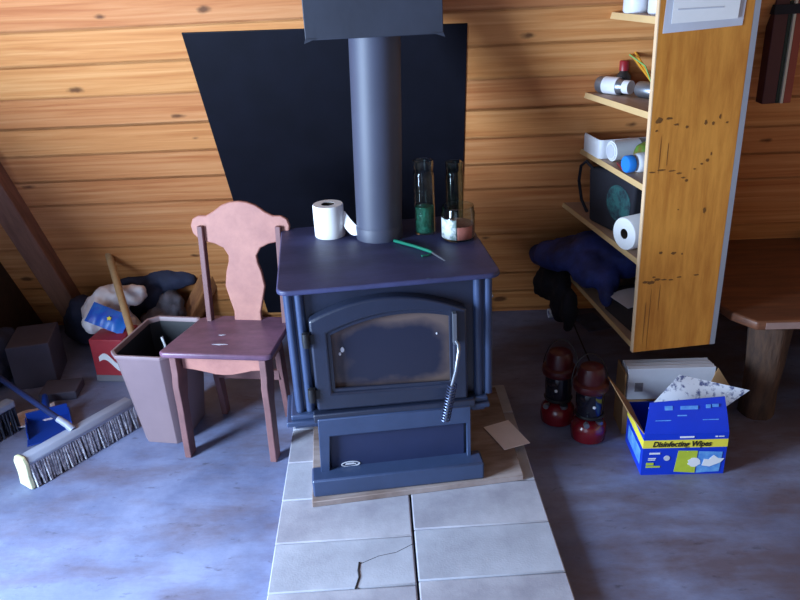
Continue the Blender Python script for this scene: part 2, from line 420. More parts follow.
# left gable with the window, and an added blocker that shades the lower left corner (both left of the picture)
WX = -2.28; W0, W1, WZ0, WZ1 = .25, 1.55, .50, 1.50
b = MB()
b.box((WX-.05, -.705, 1.23), (.1, 1.91, 2.46)); b.box((WX-.05, .9, .25), (.1, 1.3, .5)); b.box((WX-.05, .9, 1.98), (.1, 1.3, .96))
mm = Matrix(((0, 0, 1, WX-.1), (1, 0, 0, 0), (0, 1, 0, 0), (0, 0, 0, 1)))
b.prism([(1.55, 0), (3.42, 0), (2.14, 2.45), (1.55, 2.45)], .1, mm)
struct(b.build('wall_left', M['lining']))
w = MB(); t = .05
w.frame([(W0, WZ0), (W1, WZ0), (W1, WZ1), (W0, WZ1)], [(W0+t, WZ0+t), (W1-t, WZ0+t), (W1-t, WZ1-t), (W0+t, WZ1-t)], .08, Matrix(((0, 0, 1, WX-.09), (1, 0, 0, 0), (0, 1, 0, 0), (0, 0, 0, 1))))
w.box((WX-.05, .9, 1.0), (.05, .04, .92))
struct(w.build('window_1', M['shelf_lt']))
struct(MB().prism([(1.47, 0), (3.38, 0), (2.79, 1.16), (1.47, 1.16)], .08, Matrix(((0, 0, 1, -2.02), (1, 0, 0, 0), (0, 1, 0, 0), (0, 0, 0, 1)))).build('shade_blocker', M['lining'], bevel=.005))

# the rest of the room: ceiling, right gable, and the front wall right of the open doorway
struct(MB().box((-.1, .29, 2.49), (5.1, 3.78, .06)).build('ceiling', M['lining']))
b = MB(); b.prism([(-1.6, 0), (3.42, 0), (2.12, 2.5), (-1.6, 2.5)], .06, Matrix(((0, 0, 1, 2.4), (1, 0, 0, 0), (0, 1, 0, 0), (0, 0, 0, 1))))
struct(b.build('wall_right', M['gable_pale']))
struct(MB().box((1.2, -1.63, 1.25), (2.5, .06, 2.5)).build('wall_front', M['gable_pale']))

# leaning rafter on the sloped wall
o = MB().box((-1.717, 1.75, .055), (.105, 3.6, .11)).build('trim_2', M['rafter'], bevel=.005); o.matrix_world = wallm(); struct(o)
# pale strip where the bench meets the wall
o = MB().box((1.7, .482, .011), (1.36, .04, .022)).build('trim_3', M['trimwood'], bevel=.003); o.matrix_world = wallm(); struct(o)

# ------------------------------------------------------------------ heat shield behind the stove
root = thing('heat_shield', 'large black painted board fixed to the sloped pine wall behind the stove pipe', 'heat shield')
root.matrix_world = wallm(.0)
MB().prism([(-.80, .07), (.142, .07), (.152, 1.585), (-.80, 1.60)], .012, Matrix.Translation((0, 0, .03))).build('board', M['shield'], root, bevel=.002)
for x in (-.7, .05):
    for v in (.3, 1.45):
        MB().lathe([(.012, 0), (.012, .031)], 12, Matrix.Translation((x, v, 0))).build('spacer', M['dark'], root, True)
MB().box((-.325, .60, .0435), (.94, .006, .003)).build('seam_strip', M['steel'], root, label='thin bright metal strip')

# ------------------------------------------------------------------ hearth
HO = Vector((-.084, 1.921, 0)); HT = R(3.76)
PL = .405; PW = .1985
rows_n = ['at the bottom edge of the photo', 'in the second row from the front', 'touching the stove board edge', 'beside the front of the stove', 'beside the middle of the stove', 'beside the back of the stove', 'behind the stove']
jl = [-.77, -.572, -.375, -.184, .012, .21, .41, .61]
jr = [-.76, -.562, -.364, -.160, .04, .24, .44, .64]
for side, js in ((-1, jl), (1, jr)):
    for i in range(7):
        a0, a1 = js[i]+.0015, js[i+1]-.0015
        sd = 'left' if side < 0 else 'right'
        lab = 'grey concrete paver in the %s column %s' % (sd, rows_n[i])
        if i == 2 and side < 0: lab = 'cracked grey concrete paver with a dark split in the left column'
        rt = MB()
        cx = side*(PL/2+.001); cy = (a0+a1)/2
        rt.box((0, 0, .025), (PL-.004, a1-a0, .05))
        o = rt.build('concrete_paver', M['paver' if (i+side) % 2 else 'paver2'], bevel=.004)
        p = HO+Matrix.Rotation(HT, 3, 'Z') @ Vector((cx, cy, 0))
        o.location = p; o.rotation_euler = (0, 0, HT+random.uniform(-.004, .004))
        tag(o, lab, 'paver', 'concrete pavers of the hearth')
        if i == 2 and side < 0:
            MB().tube([(.046, .0, .050), (.043, -.03, .050), (.046, -.055, .050), (.036, -.097, .050)], .0028, 6).build('crack', M['crack'], o, label='dark crack')
            MB().tube([(.05, -.005, .0495), (.10, .02, .0495), (.15, .03, .0495), (.2, .06, .0495)], .0012, 6).build('crack', M['crack'], o, label='hairline crack')

# ------------------------------------------------------------------ stove
ST = R(8); SO = Vector((-.114, 1.979, 0))
def sw(x, y, z=0): return SO+Matrix.Rotation(ST, 3, 'Z') @ Vector((x, y, 0))+Vector((0, 0, z))
o = MB().prism([(-.284, -.070), (.388, -.052), (.405, .20), (.426, .50), (-.27, .53)], .02, Matrix.Translation((0, 0, .0505))).build('hearth_board', M['ply'], bevel=.002)
o.location = SO; o.rotation_euler = (0, 0, ST)
tag(o, 'brown plywood board on the pavers under the stove', 'board')

st = thing('wood_stove', 'black wood burning stove with arched glass door standing on the hearth', 'stove', SO+Vector((0, 0, .0705)), ST)
z0 = .0705
def Z(z): return z-z0
def rrect(x0, y0, x1, y1, r, n=6, corners=(1, 1, 1, 1)):
    pts = []
    for k, (cx, cy, a) in enumerate(((x1-r, y1-r, 0), (x0+r, y1-r, 90), (x0+r, y0+r, 180), (x1-r, y0+r, 270))):
        if corners[k]:
            for i in range(n+1):
                q = R(a+90*i/n); pts.append((cx+r*math.cos(q), cy+r*math.sin(q)))
        else: pts.append((x1 if k in (0, 3) else x0, y1 if k in (0, 1) else y0))
    return pts
MB().prism(rrect(-.322, 0, .326, .575, .035), .016, Matrix.Translation((0, 0, Z(.734)))).build('top_plate', M['irontop'], st, bevel=.005, seg=3)
# firebox: recessed front with side and back walls
MB().box((0, .295, Z(.535)), (.575, .50, .40)).build('firebox', M['iron'], st, bevel=.006)
# fluted corner posts
for sx in (-1, 1):
    b = MB()
    for dx, rr in ((.293, .0125), (.262, .0135)):
        b.lathe([(rr, Z(.335)), (rr, Z(.733))], 20, Matrix.Translation((sx*dx, .040, 0)))
    b.box((sx*.277, .055, Z(.535)), (.05, .03, .396))
    b.lathe([(.0125, Z(.335)), (.0125, Z(.733))], 20, Matrix.Translation((sx*.297, .075, 0)))
    b.build('corner_post', M['iron_lt'], st, True)
    b = MB()
    k_ = .035 if sx > 0 else 0
    b.box((sx*(.28-k_*.5), .09, Z(.325)), (.085-k_, .15, .018)); b.box((sx*(.285-k_*.8), .09, Z(.308)), (.105-k_, .17, .018)); b.box((sx*(.275-k_*.5), .09, Z(.292)), (.08-k_, .14, .018))
    b.build('post_foot', M['iron_lt'], st, bevel=.004, label='stepped foot below the corner post')
# ash lip under the door
MB().box((-.005, .035, Z(.322)), (.50, .07, .03)).build('ash_lip', M['iron'], st, bevel=.004)
# pedestal
MB().box((-.01, .27, Z(.19)), (.47, .50, .236)).build('pedestal', M['iron'], st, bevel=.004)
MB().frame([(-.250, .11), (.228, .105), (.228, .318), (-.243, .322)], [(-.222, .12), (.217, .116), (.217, .255), (-.211, .257)], .022,
           Matrix(((1, 0, 0, 0), (0, 0, -1, .018), (0, 1, 0, -z0), (0, 0, 0, 1)))).build('pedestal_frame', M['iron_lt'], st, bevel=.003)
MB().box((-.008, -.012, Z(.1015)), (.54, .075, .062)).build('base_sill', M['iron_lt'], st, bevel=.006)
ap = MB().box((-.003, .018, Z(.186)), (.428, .012, .137)).build('ash_drawer', M['panel'], st, bevel=.003)
# oval badge on the drawer: raised rim with a small swash
fm = Matrix(((1, 0, 0, -.155), (0, 0, -1, .0115), (0, 1, 0, Z(.140)), (0, 0, 0, 1)))
bd = MB(); n = 28
el = lambda a, c: [(a*math.cos(2*PI*i/n), c*math.sin(2*PI*i/n)) for i in range(n)]
bd.frame(el(.030, .010), el(.026, .0075), .002, fm); bd.box((0, 0, .001), (.034, .003, .0018), fm); bd.box((-.002, .003, .001), (.026, .0015, .0018), fm)
bd.build('badge', M['paper2'], ap, label='small oval metal badge')
# arched door
def arch(x0, x1, zb0, zb1, zl, zr, rise, n=16):
    p = [(x0, zb0), (x1, zb1)]
    for i in range(n+1):
        u = i/n; x = x1+(x0-x1)*u; zz = zr+(zl-zr)*u+rise*(1-(2*u-1)**2)
        p.append((x, zz))
    return p
DM = lambda y: Matrix(((1, 0, 0, 0), (0, 0, -1, y), (0, 1, 0, -z0), (0, 0, 0, 1)))
dr = MB().frame(arch(-.240, .224, .345, .335, .648, .640, .058), arch(-.190, .180, .405, .392, .602, .632, .034), .040, DM(.047)).build('door', M['iron'], st, bevel=.008, seg=3)
MB().frame(arch(-.192, .182, .402, .389, .604, .634, .034), arch(-.180, .170, .415, .402, .594, .622, .032), .008, DM(.022)).build('glass_rim', M['iron'], dr, bevel=.002)
MB().prism(arch(-.188, .178, .406, .394, .600, .630, .034), .004, DM(.036)).build('glass_pane', M['sooty'], dr, label='sooty brown edged glass')
for (x, z, rr) in ((-.150, .535, .009), (-.158, .522, .006), (.135, .560, .004)):
    MB().ball((x, .031, Z(z)), (rr*.7, .0012, rr), 2).build('ash_spot', M['paper2'], dr, True)
for z in (.590, .405):
    h = MB(); h.lathe([(.004, -.026), (.011, -.022), (.0125, 0), (.011, .022), (.004, .026)], 16, Matrix.Translation((-.252, .005, Z(z)))); h.box((-.243, .016, Z(z)), (.03, .02, .03))
    h.build('hinge', M['dark'], st, True)
# latch bar and spring handle
hd = MB(); hd.box((.183, -.004, Z(.59)), (.010, .02, .10)); hd.tube([(.186, -.01, Z(.55)), (.19, -.028, Z(.545)), (.188, -.04, Z(.53)), (.178, -.045, Z(.47)), (.166, -.045, Z(.425)), (.143, -.045, Z(.302))], .0055, 10)
hd = hd.build('handle', M['steel'], dr, True, label='bright steel latch handle')
pts = []; A = Vector((.167, -.045, Z(.425))); B = Vector((.142, -.045, Z(.300))); ax = (B-A).normalized(); ux = Vector((0, 1, 0)); vx = ax.cross(ux)
for i in range(13*12+1):
    q = i/12*2*PI; pts.append(A+(B-A)*(i/(13*12))+(ux*math.cos(q)+vx*math.sin(q))*.0125)
MB().tube(pts, .0024, 6).build('spring_grip', M['spring'], hd, True, label='coiled spring grip')
lv = MB(); lv.tube([(.285, .11, Z(.634)), (.312, .11, Z(.634))], .004, 8); lv.ball((.317, .11, Z(.632)), (.009, .009, .009), 2); lv.build('draft_knob', M['chrome'], st, True, label='small bright draft control knob')

# flue pipe, its floor collar, and the square box where it meets the slope
pp = thing('stove_pipe', 'dark round steel flue pipe rising from the stove top', 'stove pipe', (-.162, 2.388, .7505))
b = MB().lathe([(.0750, .02), (.0770, .2), (.0790, .66)], 40)
for v in b.bm.verts: v.co.x += (v.co.z-.02)*.033
b.build('pipe', M['pipe'], pp, True)
MB().lathe([(.0775, 0), (.0775, .038), (.0758, .042)], 40).build('collar', M['pipe'], pp, True)
bx = thing('flue_support_box', 'square sheet metal box around the top of the stove pipe', 'support box', (-.142, 2.41, 1.392), R(3))
b = MB(); hw = .192
b.frame([(-hw, -.20), (hw, -.20), (hw, .16), (-hw, .16)], [(-hw+.004, -.196), (hw-.004, -.196), (hw-.004, .156), (-hw+.004, .156)], .40)
b.build('shell', M['galv'], bx, bevel=.003)
b = MB(); n = 40
sq = []; 
for i in range(n):
    a = 2*PI*i/n+PI/4; c_, s_ = math.cos(a), math.sin(a); f_ = 1/max(abs(c_), abs(s_)); sq.append((c_*f_*(hw-.004), s_*f_*.176-.02))
ci = [(.083*math.cos(2*PI*i/n+PI/4)+.001, .083*math.sin(2*PI*i/n+PI/4)-.022) for i in range(n)]
b.frame(sq, ci, .004, Matrix.Translation((0, 0, .012)))
b.build('bottom_plate', M['galv'], bx)
for sx in (-1, 1):
    MB().prism([(sx*hw, 0), (sx*(hw-.03), 0), (sx*(hw+.005), -.012)] if sx > 0 else [(-hw, 0), (-hw-.004, -.012), (-hw+.03, 0)], .003, Matrix(((1, 0, 0, 0), (0, 0, -1, -.2), (0, 1, 0, .004), (0, 0, 0, 1)))).build('bent_corner', M['galv'], bx)

# ------------------------------------------------------------------ things on the stove
TZ = .7507
rl = thing('toilet_paper_roll', 'white toilet paper roll with a loose end standing on the stove top', 'toilet paper', (-.330, 2.412, TZ))
b = MB(); H_ = .110
b.lathe([(.022, 0), (.049, 0), (.051, .004), (.051, H_-.004), (.049, H_), (.022, H_), (.022, 0)], 40, cap0=False, cap1=False)
b.build('paper_roll', M['white_paper'], rl, True)
MB().lathe([(.0205, .001), (.0218, .001), (.0218, H_-.001), (.0205, H_-.001), (.0205, .001)], 24, cap0=False, cap1=False).build('core', M['core'], rl, True)
b = MB(); P = [(.0505, -.002, H_-.015), (.062, -.014, H_-.03), (.088, -.034, H_-.062), (.118, -.046, .03)]
bm = b.bm; rw = []
for i, (x, y_, z) in enumerate(P):
    w_ = .05 if i < 3 else .035
    rw.append([bm.verts.new((x-.012, y_-.01, z-w_*.9+ (0.02 if i==3 else 0))), bm.verts.new((x, y_, z))])
for a, c in zip(rw, rw[1:]): bm.faces.new((a[0], a[1], c[1], c[0]))
o = b.build('loose_sheet', M['white_paper'], rl, True); s_ = o.modifiers.new('s', 'SOLIDIFY'); s_.thickness = .0015; q = o.modifiers.new('ss', 'SUBSURF'); q.levels = 2; q.render_levels = 2

def tube_jar(name, label, loc, h, r, fill, fillh, gl):
    t = thing(name, label, 'jar', loc, group='tall glass tubes on the stove')
    MB().lathe([(0, 0), (r-.003, 0), (r, .004), (r, h*.80), (r*.93, h*.85), (r*.90, h*.89), (r*.98, h*.91), (r*.98, h), (r*.86, h), (r*.86, h*.90), (r*.80, h*.88), (r-.0035, h*.79), (r-.0035, .006), (0, .006)], 32).build('glass_body', gl, t, True)
    if fill: MB().lathe([(0, .0065), (r-.0042, .0065), (r-.0042, fillh), (0, fillh+.004)], 28).build('filling', fill, t, True, label='green contents')
    return t
tube_jar('glass_tube', 'tall clear glass tube half full of green stuff on the stove', (-.010, 2.405, TZ), .245, .034, M['green_fill'], .094, M['glass'])
tube_jar('glass_tube', 'empty tall glass tube standing behind the short labelled jar', (.092, 2.452, TZ), .225, .030, None, 0, M['glass_brown'])
jr_ = thing('short_jar', 'short wide glass jar with worn paper label at the stove back corner', 'jar', (.098, 2.345, TZ))
r = .054; h = .108
MB().lathe([(0, 0), (r-.004, 0), (r, .005), (r, h-.02), (r*.95, h-.014), (r*.95, h), (r*.88, h), (r*.88, h-.014), (r-.004, h-.022), (r-.004, .006), (0, .006)], 36).build('glass_body', M['glass'], jr_, True)
MB().lathe([(0, .0065), (r-.005, .0065), (r-.005, .05), (0, .052)], 28).build('filling', M['red_fill'], jr_, True)
def arcband(r0, a0, a1, za, zb, mtl, nm, par, lab=None):
    b = MB(); n = 14; bm = b.bm
    lo = [bm.verts.new((r0*math.cos(R(a0+(a1-a0)*i/n)), r0*math.sin(R(a0+(a1-a0)*i/n)), za)) for i in range(n+1)]
    hi = [bm.verts.new((v.co.x, v.co.y, zb)) for v in lo]
    for i in range(n): bm.faces.new((lo[i], lo[i+1], hi[i+1], hi[i]))
    o = b.build(nm, mtl, par, True, label=lab); s_ = o.modifiers.new('s', 'SOLIDIFY'); s_.thickness = .0008; s_.offset = 1
arcband(r+.0004, 190, 262, .008, .074, M['label_w'], 'paper_label', jr_, 'white and grey printed label')
arcband(r+.0004, 264, 320, .008, .05, M['label_r'], 'paper_label', jr_, 'rusty red label')

tl = thing('green_tool', 'slim green plastic tool with a grey tip lying on the stove top', 'tool', (-.045, 2.24, TZ))
MB().tube([(-.066, .076, .006), (-.055, .064, .007), (0, .012, .008), (.045, -.036, .008), (.055, -.048, .007)], [.005, .0055, .005, .0055, .004], 10).build('handle', M['green_pl'], tl, True)
MB().tube([(.054, -.047, .0065), (.075, -.085, .005), (.092, -.115, .004)], [.003, .0025, .0015], 8).build('tip', M['steel'], tl, True, label='grey metal tip')
MB().tube([(.052, -.05, .004), (.04, -.064, .004), (.022, -.066, .004), (.026, -.074, .004)], .0025, 8).build('side_loop', M['green_pl'], tl, True)

# ------------------------------------------------------------------ chair
CH = R(-7); CO = Vector((-.70, 2.345, 0))
ch = thing('wooden_chair', 'small red brown wooden chair with a shaped splat back left of the stove', 'chair', CO, CH)
MB().prism([(-.205, -.135), (-.19, -.148), (.17, -.148), (.188, -.135), (.185, .12), (.14, .155), (-.12, .158), (-.165, .13)], .02, Matrix.Translation((0, 0, .402))).build('seat', M['seat'], ch, bevel=.006, seg=3)
for k_, (x_, y_, l_) in enumerate(((-.03, -.005, .012), (-.012, -.075, .028))):
    MB().prism([(x_-l_, y_), (x_, y_-.004), (x_+l_, y_+.003), (x_, y_+.005)], .0006, Matrix.Translation((0, 0, .4221))).build('paint_scuff', M['paper2'], ch, label='small pale scuff')
# splat and crest cut from one board
half = [(.052, .0), (.050, .05), (.062, .10), (.074, .155), (.066, .21), (.054, .25), (.052, .275), (.068, .305), (.10, .322), (.135, .330), (.158, .342), (.176, .362), (.181, .392), (.172, .418), (.150, .430), (.122, .430), (.095, .445), (.062, .470), (.03, .482)]
half = [(x*1.0, y_*.925) for x, y_ in half]
outl = half+[(0, .449)]+[(-x, y_) for x, y_ in reversed(half)]
LEAN = R(7)
bk = Matrix.Translation((.022, .135, .405)) @ Matrix.Rotation(PI/2-LEAN, 4, 'X')
MB().prism(outl, .016, bk).build('back_splat', M['chair'], ch, bevel=.004)
for sx in (-1, 1):
    q = Matrix.Translation((.005+sx*.142, .112, 0)) @ Matrix.Rotation(-LEAN, 4, 'X')
    MB().box((0, 0, .585), (.020, .030, .37), Matrix.Translation((.022+sx*.142, .118, 0)) @ Matrix.Translation((0, 0, .41)) @ Matrix.Rotation(-LEAN, 4, 'X') @ Matrix.Translation((0, 0, -.41))).build('back_post', M['chair_dk'], ch, bevel=.003)
# legs: flat shaped boards, the front pair curved
def leg_board(x, yf, top, ang, mtl, nm='leg'):
    m = Matrix.Translation((x, 0, 0)) @ Matrix.Rotation(PI/2, 4, 'Y') @ Matrix.Rotation(0, 4, 'Z')
    return m
for sx in (-1, 1):
    x = -.008+sx*.158
    b = MB(); out = [(-.148, 0), (-.10, 0), (-.095, .10), (-.088, .22), (-.062, .30), (-.05, .402), (-.130, .402), (-.132, .33), (-.142, .29), (-.140, .20), (-.146, .08)]
    m = Matrix(((0, 0, 1, x-.011), (1, 0, 0, 0), (0, 1, 0, 0), (0, 0, 0, 1)))
    b.prism(out, .024, m); b.build('leg', M['chair_dk'], ch, bevel=.003)
    b = MB(); out = [(.14, 0), (.178, 0), (.165, .2), (.145, .402), (.10, .402), (.115, .2)]
    m = Matrix(((0, 0, 1, -.008+sx*.128-.011), (1, 0, 0, 0), (0, 1, 0, 0), (0, 0, 0, 1)))
    b.prism(out, .022, m); b.build('leg', M['chair_dk'], ch, bevel=.003)
    b = MB(); b.prism([(-.052, .33), (.10, .33), (.10, .40), (-.052, .40)], .018, Matrix(((0, 0, 1, -.008+sx*.145-.009), (1, 0, 0, 0), (0, 1, 0, 0), (0, 0, 0, 1)))); b.build('side_rail', M['chair'], ch, bevel=.002)
ap_ = [(-.146, .402), (-.146, .338), (-.11, .335), (-.06, .325), (-.03, .318), (.0, .316), (.03, .318), (.06, .325), (.10, .335), (.132, .338), (.132, .402)]
MB().prism(ap_, .018, Matrix(((1, 0, 0, -.002), (0, 0, -1, -.082), (0, 1, 0, 0), (0, 0, 0, 1)))).build('front_apron', M['chair'], ch, bevel=.003)
b = MB(); b.box((-.003, .12, .2), (.24, .016, .04)); b.build('stretcher', M['chair_dk'], ch, bevel=.002)

# ------------------------------------------------------------------ bin and the things behind it
bn = thing('waste_bin', 'mauve plastic waste bin behind the left side of the chair', 'bin', (-.987, 2.428, 0), R(-9))
def octo(hx, hy, c): return [(-hx+c, -hy), (hx-c, -hy), (hx, -hy+c), (hx, hy-c), (hx-c, hy), (-hx+c, hy), (-hx, hy-c), (-hx, -hy+c)]
b = MB(); bm = b.bm; rings = []
for hx, hy, z in ((.078, .112, 0), (.109, .158, .372), (.116, .165, .374), (.116, .165, .388), (.107, .155, .388), (.104, .152, .37), (.074, .108, .006)):
    rings.append([bm.verts.new((x, y_, z)) for x, y_ in octo(hx, hy, min(hx, hy)*.28)])
for a, c in zip(rings, rings[1:]):
    for i in range(8): bm.faces.new((a[i], a[(i+1) % 8], c[(i+1) % 8], c[i]))
bm.faces.new(list(reversed(rings[0]))); bm.faces.new(rings[-1])
b.build('bin_body', M['bin'], bn, bevel=.002)
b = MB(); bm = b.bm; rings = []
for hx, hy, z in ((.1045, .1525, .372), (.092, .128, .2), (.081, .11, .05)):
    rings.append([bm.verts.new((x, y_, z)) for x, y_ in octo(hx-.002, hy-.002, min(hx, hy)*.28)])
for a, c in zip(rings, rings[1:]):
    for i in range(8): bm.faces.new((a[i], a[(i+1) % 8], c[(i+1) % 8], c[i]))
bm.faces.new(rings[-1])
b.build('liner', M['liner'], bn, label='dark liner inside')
o = MB().tube([(.03, .02, .10), (.015, .03, .22), (.0, .05, .345), (-.008, .052, .375)], .005, 8).build('white_stick', M['white_pl'], None, True)
o.matrix_world = Matrix.Translation(bn.location) @ Euler((0, 0, R(-9))).to_matrix().to_4x4() @ Matrix.Translation((.005, -.03, -.005))
tag(o, 'thin white stick poking up inside the waste bin', 'stick')

ct = thing('drinks_carton', 'small red drinks carton with white lettering on the floor left of the bin', 'carton', (-1.355, 2.86, 0), R(-6))
MB().box((0, 0, .102), (.15, .15, .196)).build('carton_body', M['red_card'], ct, bevel=.003)
MB().box((.0, -.0765, .018), (.15, .002, .030)).build('grey_band', M['grey_ink'], ct)
sw_ = MB(); P1 = []
for i in range(13):
    u = i/12; P1.append((-.045+.12*u, .12+.022*math.sin(u*2*PI)-.02*u))
P2 = [(x, y_-.022-.012*math.sin(i/12*PI)) for i, (x, y_) in enumerate(P1)]
sw_.prism(P1+list(reversed(P2)), .002, Matrix(((1, 0, 0, 0), (0, 0, -1, -.0752), (0, 1, 0, 0), (0, 0, 0, 1))))
sw_.build('script_mark', M['white_ink'], ct, label='white swash of script')
b = MB(); b.ball((-1.46, 2.99, .23), (.07, .07, .08)); b.ball((-1.42, 3.04, .28), (.07, .06, .065)); b.ball((-1.47, 2.92, .225), (.04, .05, .05)); b.ball((-1.33, 3.08, .28), (.07, .05, .05)); b.ball((-1.40, 3.03, .1), (.1, .08, .14)); b.ball((-1.41, 2.95, .21), (.06, .06, .04))
o = cloth(b.build('plastic_bag', M['bag'], None, True), .012, .05, .06, 2)
tag(o, 'crumpled white plastic bag behind the red drinks carton', 'bag')
pk = thing('snack_packet', 'shiny blue packet with yellow mark in front of the white plastic bag', 'packet', (-1.375, 2.88, .255), rot=(R(48), R(22), R(-8)))
b = MB(); b.sheet([(-.085, -.045, 0), (.085, -.045, 0), (.085, .045, 0), (-.085, .045, 0)], 16, 10, .004, lambda u, v: .014*math.sin(u*PI)*math.sin(v*PI)+.003*math.sin(u*19)); b.build('wrapper', M['blue_pack'], pk, True)
b = MB(); b.prism([(.011*(1 if i % 2 else .6)*math.cos(i*PI/5), .011*(1 if i % 2 else .6)*math.sin(i*PI/5)) for i in range(10)], .002, Matrix.Translation((.01, 0, .0165))); b.build('yellow_star', M['yellow_ink'], pk)
o = MB().tube([(-1.105, 2.525, .002), (-1.268, 2.835, .22), (-1.435, 3.150, .448)], [.015, .0155, .0165], 12).build('wooden_pole', M['pole'], None, True)
tag(o, 'bare round wooden pole leaning on the wall behind the waste bin', 'pole')

# firewood, sack and dark bag behind the chair
def log_piece(name, label, loc, rot, L_, r_, group=None):
    b = MB(); bm = b.bm
    out = [(r_, 0), (r_*.5, r_*.8), (-r_*.4, r_*.85), (-r_*.95, r_*.1), (-r_*.1, -r_*.35)]
    b.prism(out, L_, Matrix.Rotation(PI/2, 4, 'Y') @ Matrix.Translation((0, 0, -L_/2)))
    o = b.build(name, M['wood_or'], None, bevel=.004); o.location = loc; o.rotation_euler = rot
    return tag(o, label, 'firewood', group)
log_piece('firewood', 'split orange brown firewood leaning on the wall behind the chair back', (-1.10, 3.22, .155), (R(20), R(-58), R(12)), .34, .055, 'split firewood behind the chair')
log_piece('firewood', 'short piece of split firewood lying on floor right behind the chair splat', (-.90, 3.17, .045), (R(0), R(0), R(65)), .26, .045, 'split firewood behind the chair')
log_piece('firewood', 'split firewood lying flat on floor between the sack and the chair', (-1.06, 3.02, .05), (R(10), R(2), R(15)), .32, .05, 'split firewood behind the chair')
b = MB(); b.ball((-1.25, 3.12, .09), (.09, .12, .10)); b.ball((-1.2, 3.17, .17), (.06, .07, .09)); b.ball((-1.22, 3.02, .06), (.08, .08, .06))
tag(cloth(b.build('sack', M['rag'], None, True), .012, .04, .05), 'grey crumpled sack on the floor behind the waste bin', 'sack')
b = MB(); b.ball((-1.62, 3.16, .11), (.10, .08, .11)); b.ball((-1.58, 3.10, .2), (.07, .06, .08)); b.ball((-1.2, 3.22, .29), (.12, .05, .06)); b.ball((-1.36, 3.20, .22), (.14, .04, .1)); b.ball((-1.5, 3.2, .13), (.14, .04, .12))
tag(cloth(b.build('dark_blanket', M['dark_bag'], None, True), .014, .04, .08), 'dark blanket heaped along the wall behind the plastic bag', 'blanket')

# the dim corner under the rafter
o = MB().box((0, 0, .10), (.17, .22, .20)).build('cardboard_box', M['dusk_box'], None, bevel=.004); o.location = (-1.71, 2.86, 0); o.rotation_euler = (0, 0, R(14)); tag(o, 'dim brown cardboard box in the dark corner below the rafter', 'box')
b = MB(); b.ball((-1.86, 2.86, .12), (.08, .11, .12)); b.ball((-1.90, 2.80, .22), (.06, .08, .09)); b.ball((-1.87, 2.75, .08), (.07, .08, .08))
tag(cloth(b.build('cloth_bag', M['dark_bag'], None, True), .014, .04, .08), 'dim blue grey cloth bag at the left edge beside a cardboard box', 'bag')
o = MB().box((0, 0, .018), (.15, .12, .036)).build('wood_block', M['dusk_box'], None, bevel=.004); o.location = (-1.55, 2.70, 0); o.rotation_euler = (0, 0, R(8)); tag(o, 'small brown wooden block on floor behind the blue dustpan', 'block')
o = MB().sheet([(-.09, -.06, .006), (.09, -.05, .004), (.08, .07, .012), (-.08, .06, .005)], 8, 8, .003, lambda u, v: .004*math.sin(u*9+v*5)).build('paper_scrap', M['card_pale'], None, True); o.location = (-1.58, 2.50, .004); o.rotation_euler = (0, 0, R(25)); tag(o, 'pinkish paper scrap on floor left of the blue dustpan', 'paper')

# ------------------------------------------------------------------ push broom, dustpan, corner brush
BA = Vector((-1.392, 2.085, 0)); BB = Vector((-1.160, 2.450, 0))
bd_ = (BB-BA).normalized(); ang = math.atan2(bd_.y, bd_.x); BL = (BB-BA).length
br = thing('push_broom', 'wide push broom with grey bristles lying left of the bin', 'broom', BA, ang)
MB().prism([(-.028, .085), (.030, .083), (.033, .098), (.020, .116), (-.018, .118), (-.031, .100)], BL, Matrix(((0, 0, 1, 0), (1, 0, 0, 0), (0, 1, 0, 0), (0, 0, 0, 1)))).build('block', M['broom_block'], br, bevel=.004)
MB().prism([(-.036, .002), (.036, .002), (.030, .05), (.036, .098), (.022, .122), (-.020, .124), (-.034, .100), (-.029, .05)], .018, Matrix(((0, 0, 1, -.018), (1, 0, 0, 0), (0, 1, 0, 0), (0, 0, 0, 1)))).build('end_cap', M['broom_cap'], br, bevel=.005, label='pale yellow end cap')
b = MB(); rnd = random.Random(3)
for i in range(46):
    for j in range(5):
        x = .006+(BL-.012)*i/45+rnd.uniform(-.002, .002); y_ = -.026+.052*j/4
        dx = rnd.uniform(-.008, .008); dy = (y_/.026)*.010+rnd.uniform(-.004, .004)
        b.tube([(x, y_, .088), (x+dx*.4, y_+dy*.5, .045), (x+dx, y_+dy, .002)], [.0036, .0040, .0034], 5)
o = b.build('bristles', M['bristle'], br, True); o['kind'] = 'stuff'
MB().tube([(BL*.44, -.004, .115), (BL*.44-.004, .018, .132), (BL*.44-.012, .055, .150)], [.014, .013, .012], 14).build('socket', M['broom_block'], br, True, label='grey handle socket')
inv = (Matrix.Translation(BA) @ Matrix.Rotation(ang, 4, 'Z')).inverted()
h0 = inv @ Vector((-1.348, 2.302, .140)); h1 = inv @ Vector((-1.66, 2.49, .199)); h2 = inv @ Vector((-1.93, 2.64, .245))
s0 = Vector((BL*.44-.010, .045, .146))
MB().tube([s0, s0+(h1-s0)*.5, h1, h2], [.0105, .011, .011, .011], 12).build('handle', M['navy_handle'], br, True, label='dark navy handle')

